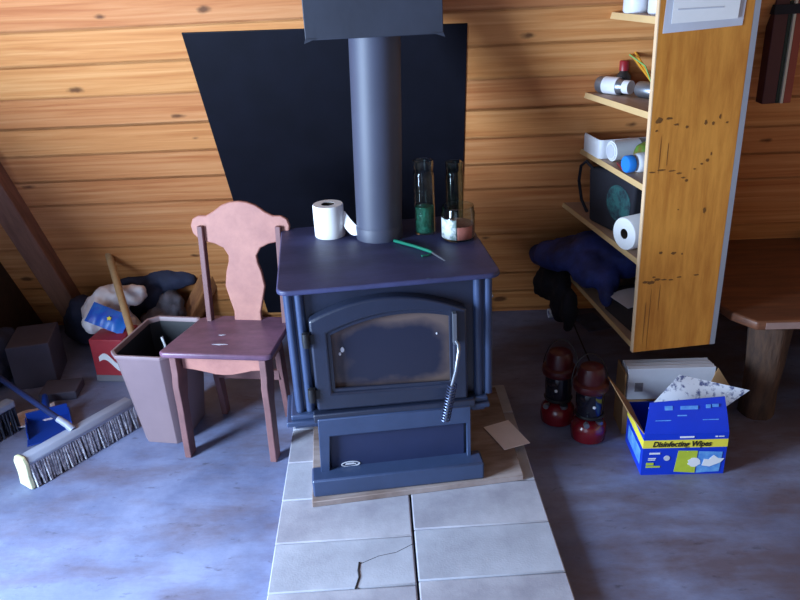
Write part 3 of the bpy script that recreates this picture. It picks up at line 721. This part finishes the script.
dp = thing('dustpan', 'bright blue plastic dustpan on floor behind the push broom', 'dustpan', (-1.475, 2.42, 0), R(28))
b = MB(); b.sheet([(-.085, -.08, .004), (.085, -.08, .004), (.075, .08, .010), (-.075, .08, .010)], 6, 6, .004); b.box((0, .08, .032), (.15, .006, .05)); b.box((-.078, .02, .022), (.005, .12, .034)); b.box((.078, .02, .022), (.005, .12, .034))
b.build('pan', M['blue_pl'], dp, bevel=.001)
MB().tube([(0, .09, .045), (0, .14, .05), (0, .2, .05)], [.013, .014, .011], 10).build('handle', M['blue_pl'], dp, True)
bh = thing('hand_brush', 'dark bristled broom head at the left edge of the photo', 'broom', (-1.66, 2.36, 0), R(62))
MB().box((0, 0, .115), (.2, .045, .03)).build('block', M['broom_block'], bh, bevel=.006)
b = MB()
for i in range(26):
    for j in range(3):
        x = -.094+.188*i/25; y_ = -.015+.015*j
        b.tube([(x, y_, .102), (x+rnd.uniform(-.01, .01), y_+rnd.uniform(-.015, .015), .002)], .0036, 5)
o = b.build('bristles', M['bristle_dk'], bh, True); o['kind'] = 'stuff'

# ------------------------------------------------------------------ right of the hearth
o = MB().sheet([(-.047, -.075, 0), (.05, -.075, 0), (.047, .075, 0), (-.05, .075, 0)], 6, 6, .002, lambda u, v: .003*u*v).build('card_sheet', M['card_pale'], None); o.location = sw(.388, .172, .0735); o.rotation_euler = (0, 0, R(22)); tag(o, 'plain pale card lying on the board right of the stove', 'card')

def lantern():
    t = thing('camping_lantern', 'red camping lantern nearer the blue wipes box, right of its twin', 'lantern', (.546, 2.29, 0), R(0), 'red camping lanterns on the floor')
    MB().lathe([(0, 0), (.052, 0), (.060, .006), (.063, .03), (.060, .06), (.045, .078), (.020, .086), (0, .086)], 36).build('fuel_tank', M['lantern_red'], t, True)
    b = MB(); b.lathe([(.020, .084), (.034, .090), (.050, .096), (.052, .102), (.049, .106)], 32); b.build('burner_frame', M['dark'], t, True)
    MB().lathe([(.046, .106), (.048, .12), (.049, .16), (.047, .195), (.045, .200)], 32).build('globe', M['globe'], t, True, label='dark glass globe')
    MB().lathe([(.056, .198), (.060, .202), (.062, .214), (.060, .226), (.048, .232), (.046, .268), (.038, .286), (.020, .294), (0, .296)], 36).build('ventilator', M['lantern_vent'], t, True, label='dark red ventilator hood')
    k_ = MB(); k_.tube([(-.02, -.05, .092), (-.024, -.066, .094)], .005, 8); k_.lathe([(.010, 0), (.010, .012)], 12, Matrix.Translation((-.024, -.066, .094)) @ Matrix.Rotation(PI/2, 4, 'X')); k_.build('valve_knob', M['steel'], t, True)
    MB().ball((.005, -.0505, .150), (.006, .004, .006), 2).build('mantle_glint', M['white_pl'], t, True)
    pts = [(.064*math.cos(a), .018*math.sin(a)*0-.02, .205-.085*0+ -.0) for a in ()]
    pts = [(.064*math.cos(PI*i/18), .016+.02*math.sin(PI*i/18), .204+.112*math.sin(PI*i/18)) for i in range(19)]
    MB().tube(pts, .002, 6).build('bail_handle', M['dark'], t, True)
    MB().lathe([(.014, 0), (.014, .012)], 12, Matrix.Translation((.03, -.03, .074))).build('filler_cap', M['steel'], t, True)
    return t
la = lantern()
lb = copy_tree(la); lb.location = (.456, 2.405, 0); lb.rotation_euler = (0, 0, R(-25)); lb['label'] = 'darker red camping lantern further back, left of its twin'

# ---- wipes box
WB = Vector((.806, 2.06, 0)); wb = thing('wipes_box', 'open blue cardboard box printed Disinfecting Wipes on the floor', 'box', WB, 0)
W, D_, Hh = .268, .20, .158
FM = Matrix(((1, 0, 0, 0), (0, 0, -1, -.0008), (0, 1, 0, 0), (0, 0, 0, 1)))       # front face frame
b = MB(); t_ = .003
b.box((0, t_/2, Hh/2), (W, t_, Hh)); b.box((0, D_-t_/2, Hh/2), (W, t_, Hh)); b.box((-W/2+t_/2, D_/2, Hh/2), (t_, D_-2*t_, Hh)); b.box((W/2-t_/2, D_/2, Hh/2), (t_, D_-2*t_, Hh)); b.box((0, D_/2, .0025), (W-2*t_, D_-2*t_, .003))
b.build('carton_body', M['wipes'], wb)
b = MB(); b.sheet([(-W/2, .0015, Hh), (W/2, .0015, Hh), (W/2-.012, .045, Hh+.108), (-W/2+.018, .035, Hh+.098)], 6, 6, .003, lambda u, v: .004*math.sin(v*3)); fl = b.build('front_flap', M['wipes'], wb, True)
b = MB(); b.sheet([(-W/2, .003, Hh), (-W/2, D_-.003, Hh), (-W/2-.07, D_+.03, Hh+.085), (-W/2-.035, .06, Hh+.04)], 6, 6, .003); b.build('side_flap', M['card'], wb, True, label='brown inner side of the left flap')
b = MB(); b.box((0, .0, .120), (W+.001, .0012, .030)); b.box((-W/2-.0003, D_/2, .120), (.0012, D_, .030)); b.build('yellow_band', M['yellow_ink'], wb)
lettering('lettering', 'Disinfecting Wipes', .0285, FM @ Matrix.Translation((-.012, .119, .0008)), M['black_ink'], wb, shear=.25, bold=.0006, sx=.86)
# product picture: lime pack and pale blue wipes
b = MB(); b.prism([(-.028, .012), (.04, .006), (.042, .092), (-.02, .094)], .0009, FM); b.build('pack_picture', M['lime_ink'], wb, label='lime green printed picture')
b = MB(); b.prism([(.044, .006), (.118, .010), (.122, .086), (.046, .09)], .0007, FM); b.build('cloth_picture', M['sky_ink'], wb, label='pale blue printed picture')
def decal(nm, mt, out, th=.0012, m=FM, par=wb): MB().prism(out, th, m).build(nm, M[mt], par)
def bar(nm, mt, x0, x1, y_, h_, m=FM, par=wb, dz=.0006): MB().box(((x0+x1)/2, y_, dz), (x1-x0, h_, .0012), m).build(nm, M[mt], par)
decal('round_patch', 'white_ink', [(.034+.020*math.cos(i*PI/8)*(1+.15*math.sin(i*3)), .048+.018*math.sin(i*PI/8)) for i in range(16)], .0014)
decal('wipe_picture', 'white_ink', [(.06, .035), (.085, .03), (.118, .045), (.13, .06), (.11, .062), (.095, .075), (.08, .058), (.065, .06)], .0014)
decal('round_seal', 'paper2', [(-.055+.010*math.cos(i*PI/8), .066+.010*math.sin(i*PI/8)) for i in range(16)])
for q_ in ((-.112, -.078, .085, .006), (-.115, -.09, .066, .003), (-.115, -.092, .060, .003), (-.02, .025, .146, .006), (.092, .1, .146, .004), (.103, .12, .146, .003)): bar('print_line', 'white_ink', *q_)
for q_ in ((-.12, -.096, .044, .010), (-.12, -.074, .033, .006)): bar('yellow_print', 'lime_ink', *q_)
fmx = frame_m((0, .0005, Hh), (1, 0, 0), (0, .038, .103))
for q_ in ((-.07, -.045, .085, .014), (-.02, .035, .085, .012), (.06, .075, .088, .012), (.08, .10, .09, .010), (-.03, .0, .06, .004), (-.1, -.05, .045, .003), (.05, .1, .045, .003)): bar('flap_print', 'sky_ink', *q_, m=fmx, par=fl, dz=.0045)
b = MB()
b.sheet([(-W/2-.0012, .17, .03), (-W/2-.0012, .02, .03), (-W/2-.0012, .02, .085), (-W/2-.0012, .17, .085)], 4, 4, .0008); b.build('side_picture', M['sky_ink'], wb)
b = MB(); b.sheet([(.705, 2.15, .20), (.905, 2.15, .135), (1.043, 2.195, .232), (.815, 2.205, .292)], 14, 12, .0015, lambda u, v: .010*math.sin(u*5)*math.sin(v*4))
o = b.build('newspaper', M['news'], None, True); tag(o, 'crumpled printed newspaper sheet sticking up out of the blue wipes box', 'newspaper')
b = MB(); b.sheet([(.812, 2.205, .20), (.87, 2.205, .20), (.85, 2.215, .278), (.822, 2.21, .286)], 6, 6, .002); o = b.build('dark_leaflet', M['deep_green'], None, True); tag(o, 'dark leaflet behind the newspaper peak in the wipes box', 'leaflet')

# ---- cardboard box of papers behind it
pb = thing('paper_box', 'brown cardboard box full of white papers behind the blue wipes box', 'box', (.822, 2.30, 0))
b = MB(); b.box((0, .002, .07), (.31, .004, .14)); b.box((0, .118, .10), (.31, .004, .2)); b.box((-.153, .06, .12), (.004, .112, .24)); b.box((.153, .06, .12), (.004, .112, .24)); b.box((0, .06, .003), (.30, .112, .004))
b.build('carton_body', M['card'], pb)
MB().sheet([(.155, .01, .20), (.155, .11, .20), (.235, .11, .13), (.19, .01, .14)], 3, 3, .003).build('side_flap', M['card'], pb)
b = MB(); b.sheet([(.115, -.004, .14), (.15, -.004, .14), (.225, -.004, .155), (.155, -.004, .262)], 3, 3, .003); b.build('corner_flap', M['card'], pb)
pw = MB()
for k in range(9): pw.box((.004, .012+.01*k, .128+.001*(k % 3)), (.298-.004*(k % 2), .006, .25-.003*k))
o = pw.build('paper_stack', M['paper2'], None, bevel=.001); o.location = (.822, 2.3, .006); tag(o, 'upright stack of white papers standing in the brown cardboard box', 'papers')
MB().box((-.105, .0085, .18), (.028, .001, .035)).build('dark_stamp', M['grey_ink'], o, label='small dark printed mark')

# ------------------------------------------------------------------ bookcase on the slope
KA = Vector((.699, 2.35, 0)); KT = R(9)
KE = Vector((math.cos(KT), math.sin(KT), 0)); KD = Vector((-math.sin(KT), math.cos(KT), 0))
def kw(u, t, z): return KA+KE*u+KD*t+Vector((0, 0, z))
def wall_t(u, z):
    """depth where the sloped wall is met"""
    return (YB-z/math.tan(SL)-KA.y-KE.y*u)/KD.y
bc = thing('hanging_bookcase', 'golden plywood bookcase fixed to the sloped wall, its end panel facing the room', 'bookcase', KA, KT)
b = MB(); b.prism([(0, .302), (.281, .302), (.281, 1.72), (-.014, 1.72)], .018, Matrix(((1, 0, 0, 0), (0, 0, -1, .018), (0, 1, 0, 0), (0, 0, 0, 1))))
pn = b.build('end_panel', M['golden'], bc, bevel=.001)
b = MB(); b.prism([(-.0035, .302), (0, .302), (-.0135, 1.72), (-.0170, 1.72)], .0186, Matrix(((1, 0, 0, 0), (0, 0, -1, .0183), (0, 1, 0, 0), (0, 0, 0, 1)))); b.build('panel_edge', M['edge'], bc, label='pale raw plywood edge')
# knots and scuffs on the panel
b = MB(); rk = random.Random(11)
def scuff(x, z, rx, rz):
    n = 14; b = MB(); b.prism([(x+rx*math.cos(2*PI*i/n)*rk.uniform(.6, 1.1), z+rz*math.sin(2*PI*i/n)*rk.uniform(.6, 1.1)) for i in range(n)], .0006, Matrix(((1, 0, 0, 0), (0, 0, -1, -.0001), (0, 1, 0, 0), (0, 0, 0, 1)))); b.build('scuff_mark', M['smudge'], pn, label='dark scuff mark')
for (x, z, rx, rz) in ((.018, 1.10, .012, .012), (.05, 1.105, .012, .004), (.075, 1.085, .010, .004), (.012, 1.07, .005, .004), (.11, 1.075, .006, .005), (.17, 1.085, .006, .008), (.195, 1.08, .005, .006), (.215, 1.10, .004, .008), (.24, 1.08, .005, .004),
                      (.01, .94, .012, .003), (.04, .945, .014, .003), (.075, .94, .014, .003), (.1, .93, .010, .003), (.115, .915, .008, .003), (.128, .905, .006, .005), (.15, .94, .005, .003), (.172, .955, .005, .004), (.19, .965, .006, .006), (.20, .985, .003, .006),
                      (.11, .81, .003, .003), (.065, .665, .006, .006), (.11, .66, .010, .005), (.14, .655, .004, .004), (.2, .80, .006, .012),
                      (.02, .565, .012, .005), (.04, .562, .016, .007), (.062, .57, .012, .005), (.085, .568, .012, .003), (.11, .565, .010, .003), (.14, .572, .010, .003), (.2, .574, .012, .003), (.05, .58, .007, .004),
                      (.03, .42, .0012, .09), (.045, .43, .001, .11), (.075, .50, .001, .05), (.055, 1.0, .001, .04), (.03, .99, .001, .06)):
    scuff(x, z, rx, rz)
# painted backing board along the right side, cut to the slope
b = MB(); out = [(0, .302), (wall_t(.29, .302)-.012, .302), (wall_t(.29, 1.72)-.012, 1.72), (0, 1.72)]
b.prism(out, .018, Matrix(((0, 0, 1, .2815), (1, 0, 0, 0), (0, 1, 0, 0), (0, 0, 0, 1)))); b.build('backing_board', M['backing'], bc)
UE = [-.03, -.05, -.01, -.025, 0]
SZ = [1.40, 1.125, .895, .642, .335]
ends = [.375, .575, .590, .735, .86]
for k, z in enumerate(SZ):
    ue = UE[k]; te0 = min(ends[k], wall_t(ue, z)-.008); te1 = wall_t(.28, z)-.012
    b = MB(); b.prism([(-.008 if k < 2 else -.002, .0185), (.281, .0185), (.281, te1), (ue, te0)], .020, Matrix.Translation((0, 0, z-.020))); sh = b.build('shelf', M['shelfwood'], bc)
    MB().prism([(-.0105 if k < 2 else -.0045, .0187), (-.0083 if k < 2 else -.0022, .0187), (ue-.0002, te0-.001), (ue-.0025, te0-.001)], .0205, Matrix.Translation((0, 0, z-.0203))).build('front_edge', M['shelf_lt'], sh, label='pale front edge')
MB().box((-.006, .545, 1.142), (.016, .05, .030), rot=(0, 0, 0)).build('corner_stop', M['edge'], bc)
# notice on the panel
nt = thing('paper_notice', 'white paper notice in a plastic sleeve pinned to the bookcase end panel', 'notice', kw(.13, -.0035, 1.368), KT)
MB().sheet([(-.128, 0, -.014), (.118, 0, -.004), (.134, 0, .30), (-.118, 0, .30)], 8, 8, .001, lambda u, v: .002*math.sin(u*4+v*3)).build('sheet', M['paper2'], nt, True)
MB().sheet([(-.106, -.004, .012), (.098, -.004, .016), (.108, -.004, .29), (-.098, -.004, .29)], 2, 2, .0008).build('inner_page', M['white_paper'], nt)
lm = MB()
for k in range(5): lm.box((-.02+.01*(k % 2), -.0052, .05+.03*k), (.14-.02*(k % 3), .0008, .004))
lm.build('print_lines', M['paper2'], nt)

# --- shelf goods (on = shelf top heights)
def on(u, t, k): return kw(u, t, SZ[k]+.0004)
def jar(label, u, t, r_, h_):
    q = thing('white_jar', label, 'jar', on(u, t, 0), 0, 'white jars on the top shelf')
    MB().lathe([(0, 0), (r_*.9, 0), (r_, .006), (r_, h_*.72), (r_*.86, h_*.78), (0, h_*.78)], 28).build('jar_body', M['white_pl'], q, True)
    MB().lathe([(r_*.92, h_*.785), (r_*.92, h_*.98), (r_*.85, h_), (0, h_)], 28).build('lid', M['paper2'], q, True)
jar('white jar at the outer end of the top shelf', .02, .225, .044, .12)
jar('white jar next to the end panel on the top shelf', .055, .105, .050, .14)
q = thing('spice_bottle', 'small dark spice bottle with a red cap on the second shelf', 'bottle', on(.055, .375, 1))
MB().lathe([(0, 0), (.024, 0), (.026, .004), (.026, .060), (.016, .072), (.014, .078), (0, .078)], 24).build('bottle_body', M['spice'], q, True)
MB().lathe([(.0165, .0785), (.0165, .108), (.013, .112), (0, .112)], 20).build('cap', M['red_cap'], q, True, label='red cap')
def lying(name, label, cat, u, t, k, r_, L_, rz, parts, group=None, z=0):
    q = thing(name, label, cat, on(u, t, k)+Vector((0, 0, r_+z)), 0, group, rot=(PI/2, 0, rz))
    for nm, prof, mt, lb in parts: MB().lathe(prof, 28, cap0=nm not in ('paper_roll', 'core'), cap1=nm != 'paper_roll').build(nm, M[mt], q, True, label=lb)
    return q
# steel canister lying across, axis along the shelf
lying('shaker_bottle', 'clear and white shaker bottle lying on its side on the second shelf', 'bottle', -.012, .425, 1, .030, .2, KT+R(30),
      [('bottle_body', [(0, 0), (.026, 0), (.029, .006), (.029, .03)], 'steel', None), ('wrap_label', [(.030, .03), (.030, .088)], 'white_pl', 'white label'), ('shoulder', [(.028, .088), (.022, .102), (.021, .11)], 'steel', None), ('screw_cap', [(.023, .11), (.023, .135), (0, .137)], 'white_pl', 'white cap')])
lying('glass_bottle', 'small clear bottle lying behind the shaker bottle on the second shelf', 'bottle', .075, .285, 1, .027, .14, KT+R(25),
      [('bottle_body', [(0, 0), (.025, 0), (.0265, .01), (.0265, .07), (.014, .09), (.014, .10)], 'steel', None), ('screw_cap', [(.016, .10), (.016, .12), (0, .122)], 'chrome', None)])
def pen(u0, t0, z0_, u1, t1, z1, rad, label, mt, nm='pencil', cat='pencil'):
    o = MB().tube([kw(u0, t0, z0_), kw((u0+u1)/2, (t0+t1)/2, (z0_+z1)/2), kw(u1, t1, z1)], rad, 6).build(nm, M[mt], None, True); return tag(o, label, cat)
cup = thing('pencil_cup', 'dim glass cup holding pencils beside the end panel on the second shelf', 'cup', on(.10, .15, 1))
MB().lathe([(0, 0), (.030, 0), (.036, .09), (.033, .09), (.028, .004), (0, .004)], 24).build('cup_body', M['glass_brown'], cup, True)
pen(.105, .145, SZ[1]+.008, .07, .40, 1.275, .0045, 'yellow pencil leaning out of the cup on the second shelf', 'pencil')
pen(.10, .15, SZ[1]+.008, .085, .37, 1.268, .0045, 'orange yellow pencil just under the other leaning pencil', 'pencil')
o = MB().tube([kw(.095, .155, SZ[1]+.006), kw(.06, .16, SZ[1]+.06), kw(.06, .22, SZ[1]+.11), kw(.07, .41, 1.262)], .0025, 6).build('green_wire', M['wire'], None, True); tag(o, 'thin pale green wire bending up out of the pencil cup', 'wire')
# third shelf
tr = thing('white_tray', 'white plastic tray of odds and ends at the outer end of the third shelf', 'tray', on(.062, .47, 2), KT)
b = MB(); b.frame(rrect(-.075, -.085, .17, .085, .02), rrect(-.07, -.08, .165, .08, .017), .068); b.box((.055, 0, .002), (.21, .15, .003)); b.build('tray_body', M['white_pl'], tr, bevel=.001)
for k, (dx, dy) in enumerate(((0, .03), (.05, .01), (.09, -.03))):
    o = MB().tube([kw(.03+dx, .44+dy, SZ[2]+.014), kw(.13+dx, .42+dy, SZ[2]+.05)], .008, 8).build('marker_pen', M['steel' if k else 'grey_ink'], None, True)
    tag(o, ('grey', 'silver', 'second silver')[k]+' marker pen lying in the white tray', 'pen', 'pens in the white tray')
lying('white_canister', 'white round canister lying in front of the white tray, its end facing out', 'canister', .012, .345, 2, .036, .09, KT+R(100),
      [('canister_body', [(0, .002), (.030, .002), (.031, .006), (.036, .006), (.036, .11), (0, .11)], 'white_pl', None), ('lid', [(0, 0), (.024, 0), (.024, .003)], 'paper2', None)])
b = MB(); b.ball(kw(.10, .225, SZ[2]+.045), (.05, .06, .045)); b.ball(kw(.15, .20, SZ[2]+.06), (.06, .06, .06))
tag(cloth(b.build('green_packet', M['green_label'], None, True), .01, .02, .04), 'green crinkled food packet on the third shelf behind a white bottle', 'packet')
lying('white_bottle', 'white bottle with a bright blue cap lying on the third shelf', 'bottle', -.008, .165, 2, .033, .1, KT+R(98),
      [('bottle_body', [(.018, .03), (.030, .04), (.033, .05), (.033, .11), (0, .115)], 'white_pl', None), ('cap', [(0, 0), (.026, 0), (.029, .004), (.029, .026), (0, .026)], 'cap_blue', 'bright blue cap')])
o = MB().sheet([(-.05, -.03, 0), (.05, -.03, 0), (.045, .03, .003), (-.05, .03, .001)], 6, 4, .006).build('sweet_wrapper', M['red_cap'], None, True); o.location = kw(.035, .235, SZ[2]+.006); o.rotation_euler = (0, 0, KT+R(80)); tag(o, 'small red wrapper at the edge of the third shelf', 'wrapper')
q = thing('brown_bottle', 'dark brown bottle at the back of the third shelf near the panel', 'bottle', on(.20, .32, 2))
MB().lathe([(0, 0), (.03, 0), (.03, .06), (.015, .08), (.015, .09)], 20).build('bottle_body', M['spice'], q, True); MB().lathe([(.017, .09), (.017, .105), (0, .106)], 16).build('cap', M['lantern_vent'], q, True)
# fourth shelf: tote bag and paper towel roll
tb = thing('tote_bag', 'black cloth tote bag with a teal print on the fourth shelf', 'bag', on(.04, .335, 3), KT+R(-78))
b = MB(); b.prism([(-.13, 0), (.13, 0), (.145, .215), (.06, .225), (-.05, .218), (-.145, .205)], .05, Matrix(((1, 0, 0, 0), (0, 0, -1, .025), (0, 1, 0, 0), (0, 0, 0, 1))))
tb_b = b.build('bag_body', M['black_cloth'], tb, bevel=.012, seg=3)
MB().prism([(.055+.072*math.cos(i*PI/12), .115+.066*math.sin(i*PI/12)) for i in range(24)], .0012, Matrix(((1, 0, 0, 0), (0, 0, -1, -.0252), (0, 1, 0, 0), (0, 0, 0, 1)))).build('teal_print', M['teal'], tb, label='round teal print')
MB().tube([(-.115, -.02, .2), (-.155, -.03, .225), (-.19, -.03, .20), (-.20, -.03, .14), (-.175, -.03, .07), (-.14, -.025, .03)], .006, 8).build('strap', M['black_cloth'], tb, True)
lying('paper_towel_roll', 'white paper towel roll lying on the fourth shelf with its end facing out', 'paper towel', -.014, .118, 3, .057, .2, KT+R(108),
      [('paper_roll', [(.018, 0), (.055, 0), (.057, .003), (.057, .21), (.018, .21)], 'white_paper', None), ('core', [(.0175, .002), (.0175, .2)], 'core', 'dark hollow core')])
# bottom shelf
o = MB().box((0, 0, .045), (.21, .27, .09)).build('magazine_stack', M['mag'], None, bevel=.004); o.location = on(.125, .17, 4); o.rotation_euler = (0, 0, KT+R(4)); tag(o, 'stack of dark magazines on the bottom shelf', 'magazines')
o = MB().sheet([(-.09, -.09, 0), (.07, -.10, .004), (.06, .07, .006), (-.10, .06, -.012)], 8, 8, .002, lambda u, v: .008*math.sin(u*4)).build('loose_papers', M['paper2'], None, True); o.location = on(.09, .16, 4)+Vector((0, 0, .104)); o.rotation_euler = (0, 0, KT); tag(o, 'loose white papers on top of the magazines on the bottom shelf', 'papers')
b = MB()
for (u, t, z, ru, rt, rz) in ((-.10, .70, .415, .06, .09, .045), (-.075, .62, .445, .09, .12, .055), (-.04, .53, .48, .10, .13, .06), (.03, .47, .51, .11, .13, .065), (.10, .40, .50, .12, .12, .08), (-.01, .40, .47, .08, .13, .08), (.08, .60, .44, .12, .13, .07), (.01, .32, .46, .05, .10, .06), (-.005, .25, .42, .03, .06, .05)):
    b.ball(kw(u, t, z), (ru, rt, rz))
tag(cloth(b.build('jacket', M['navy_cloth'], None, True), .012, .035, .10, 4), 'dark navy jacket heaped on the bottom shelf and hanging out to the left', 'jacket')
b = MB()
for (u, t, z, ru, rt, rz) in ((-.06, .74, .30, .05, .07, .11), (-.035, .66, .25, .05, .07, .13), (-.03, .58, .22, .04, .06, .10), (-.08, .78, .24, .04, .05, .06)):
    b.ball(kw(u, t, z), (ru, rt, rz))
tag(cloth(b.build('dark_cloth', M['black_cloth'], None, True), .012, .04, .06, 2), 'black cloth hanging below the navy jacket over the bottom shelf edge', 'cloth')
q = thing('white_tube', 'white cardboard tube lying on floor against the back wall', 'tube', (.56, 3.285, .023), 0, rot=(PI/2, 0, R(99)))
MB().lathe([(.016, 0), (.022, 0), (.022, .13), (.016, .13), (.016, 0)], 24, cap0=False, cap1=False).build('tube_body', M['paper2'], q, True)
MB().lathe([(.0155, .004), (.0155, .01), (0, .01)], 20).build('end_plug', M['navy_cloth'], q, True)
o = MB().sheet([(-.05, -.09, .002), (.06, -.08, .002), (.05, .09, .004), (-.06, .08, .003)], 6, 6, .003).build('blue_leaflet', M['blue_sheet'], None, True); o.location = (.748, 3.215, .002); o.rotation_euler = (0, 0, R(12)); tag(o, 'blue grey printed leaflet on the floor below the bookcase', 'leaflet')

# ------------------------------------------------------------------ bench and the boards hanging above it
bn_ = thing('wooden_bench', 'broad dark wooden bench on a log leg right of the bookcase', 'bench', (1.05, 2.35, 0), R(-1))
b = MB(); b.prism([(-.02, .17), (.0, .085), (.06, .0), (1.3, .0), (1.3, .832), (-.02, .832)], .034, Matrix.Translation((0, 0, .372))); tp = b.build('bench_top', M['bench'], bn_, bevel=.008, seg=3)
MB().box((.69, -.0015, .390), (1.2, .003, .024)).build('worn_edge', M['bench_edge'], tp, label='worn pale front edge')
for (x, y_) in ((.14, .075), (1.15, .075)):
    b = MB(); b.lathe([(.062, 0), (.060, .10), (.064, .20), (.070, .371)], 18, Matrix.Translation((x, y_, 0)))
    for v in b.bm.verts:
        w_ = mnoise.noise(Vector((v.co.x*22, v.co.y*22, v.co.z*6)))*.010; c_ = Vector((x, y_, v.co.z)); v.co = c_+(v.co-c_)*(1+w_/.06)
    b.build('leg', M['bark'], bn_, True, label='rough bark covered log leg')
b = MB(); b.box((1.0, .78, .185), (.09, .09, .37)); b.build('rear_leg', M['bark'], bn_)
q = thing('small_cup', 'small green and white cup at the back of the bench', 'cup', (1.625, 3.10, .4064))
MB().lathe([(0, 0), (.018, 0), (.024, .05), (.021, .05), (.016, .004), (0, .004)], 20).build('cup_body', M['white_pl'], q, True); MB().lathe([(.0252, .03), (.0258, .05)], 20, cap0=False, cap1=False).build('green_rim', M['green_pl'], q, True)

hb = thing('strapped_boards', 'maroon, green and brick red boards strapped upright on the wall above the bench', 'boards', (1.10, 2.66, 1.085), R(2))
b = MB(); b.box((.064, .0, .225), (.046, .05, .45)); b.build('board', M['maroon'], hb, bevel=.003, label='maroon board')
b = MB(); b.box((.0945, .0, .23), (.013, .045, .46)); b.build('board', M['deep_green'], hb, bevel=.003, label='deep green board')
b = MB(); b.box((.1065, -.006, .228), (.009, .045, .455)); b.build('board', M['cream'], hb, bevel=.001, label='cream edged board')
b = MB(); b.box((.1255, -.006, .235), (.027, .04, .47)); b.build('board', M['brick_red'], hb, bevel=.003, label='brick red board')
b = MB(); b.frame([(.036, -.032), (.150, -.032), (.150, .03), (.036, .03)], [(.039, -.029), (.141, -.029), (.141, .027), (.039, .027)], .03, Matrix.Translation((0, 0, .285))); b.box((.150, -.03, .30), (.03, .012, .05)); b.build('strap', M['black_cloth'], hb, bevel=.003, label='black strap')
MB().tube([(.05, .0, .44), (.05, .015, .52), (.05, .02, .56)], .006, 8).build('hanger', M['dark'], hb, True)

# ------------------------------------------------------------------ light
wd = bpy.data.worlds.new('sky'); S.world = wd; wd.use_nodes = True
bg = wd.node_tree.nodes['Background']; bg.inputs[0].default_value = (.34, .46, 1.0, 1); bg.inputs[1].default_value = .15
def area(name, loc, target, sx, sy, power, col):
    l = bpy.data.lights.new(name, 'AREA'); l.shape = 'RECTANGLE'; l.size = sx; l.size_y = sy; l.energy = power; l.color = col
    o = bpy.data.objects.new(name, l); COL.objects.link(o); o.location = loc
    d = Vector(target)-Vector(loc); o.rotation_euler = d.to_track_quat('-Z', 'Z').to_euler(); return o
area('window_daylight', (WX+.02, .9, 1.0), (WX+1, 1.05, 1.0), 1.2, .9, 262, (.58, .76, 1.0))
area('doorway_fill', (-1.45, -1.5, 1.35), (-.9, 1, 1.0), 1.5, 1.9, 22, (.58, .75, 1.0))  # added fill lamp at the open front, lifts faces turned to the camera

# ------------------------------------------------------------------ camera
f_px, p, r_, w_ = 755.41, .4159273, -.0507677, -.0441005
F = Vector((0, math.cos(p), -math.sin(p))); Rt = Vector((1, 0, 0)); U = Vector((0, math.sin(p), math.cos(p)))
R2 = math.cos(r_)*Rt+math.sin(r_)*U; U2 = -math.sin(r_)*Rt+math.cos(r_)*U
Wm = Matrix.Rotation(-w_, 3, 'Z')        # world yaw relative to the wall
R2, U2, F = Wm @ R2, Wm @ U2, Wm @ F
cam = bpy.data.cameras.new('camera'); cam.sensor_width = 36; cam.sensor_fit = 'HORIZONTAL'; cam.lens = f_px/800*36; cam.clip_start = .02
co = bpy.data.objects.new('camera', cam); COL.objects.link(co)
mw = Matrix((R2, U2, -F)).transposed().to_4x4(); mw.translation = Vector((0, 0, 1.57)); co.matrix_world = mw
S.camera = co
S.view_settings.view_transform = 'Standard'; S.view_settings.look = 'None'; S.view_settings.gamma = 1; S.view_settings.use_curve_mapping = False
S.view_settings.exposure = 0
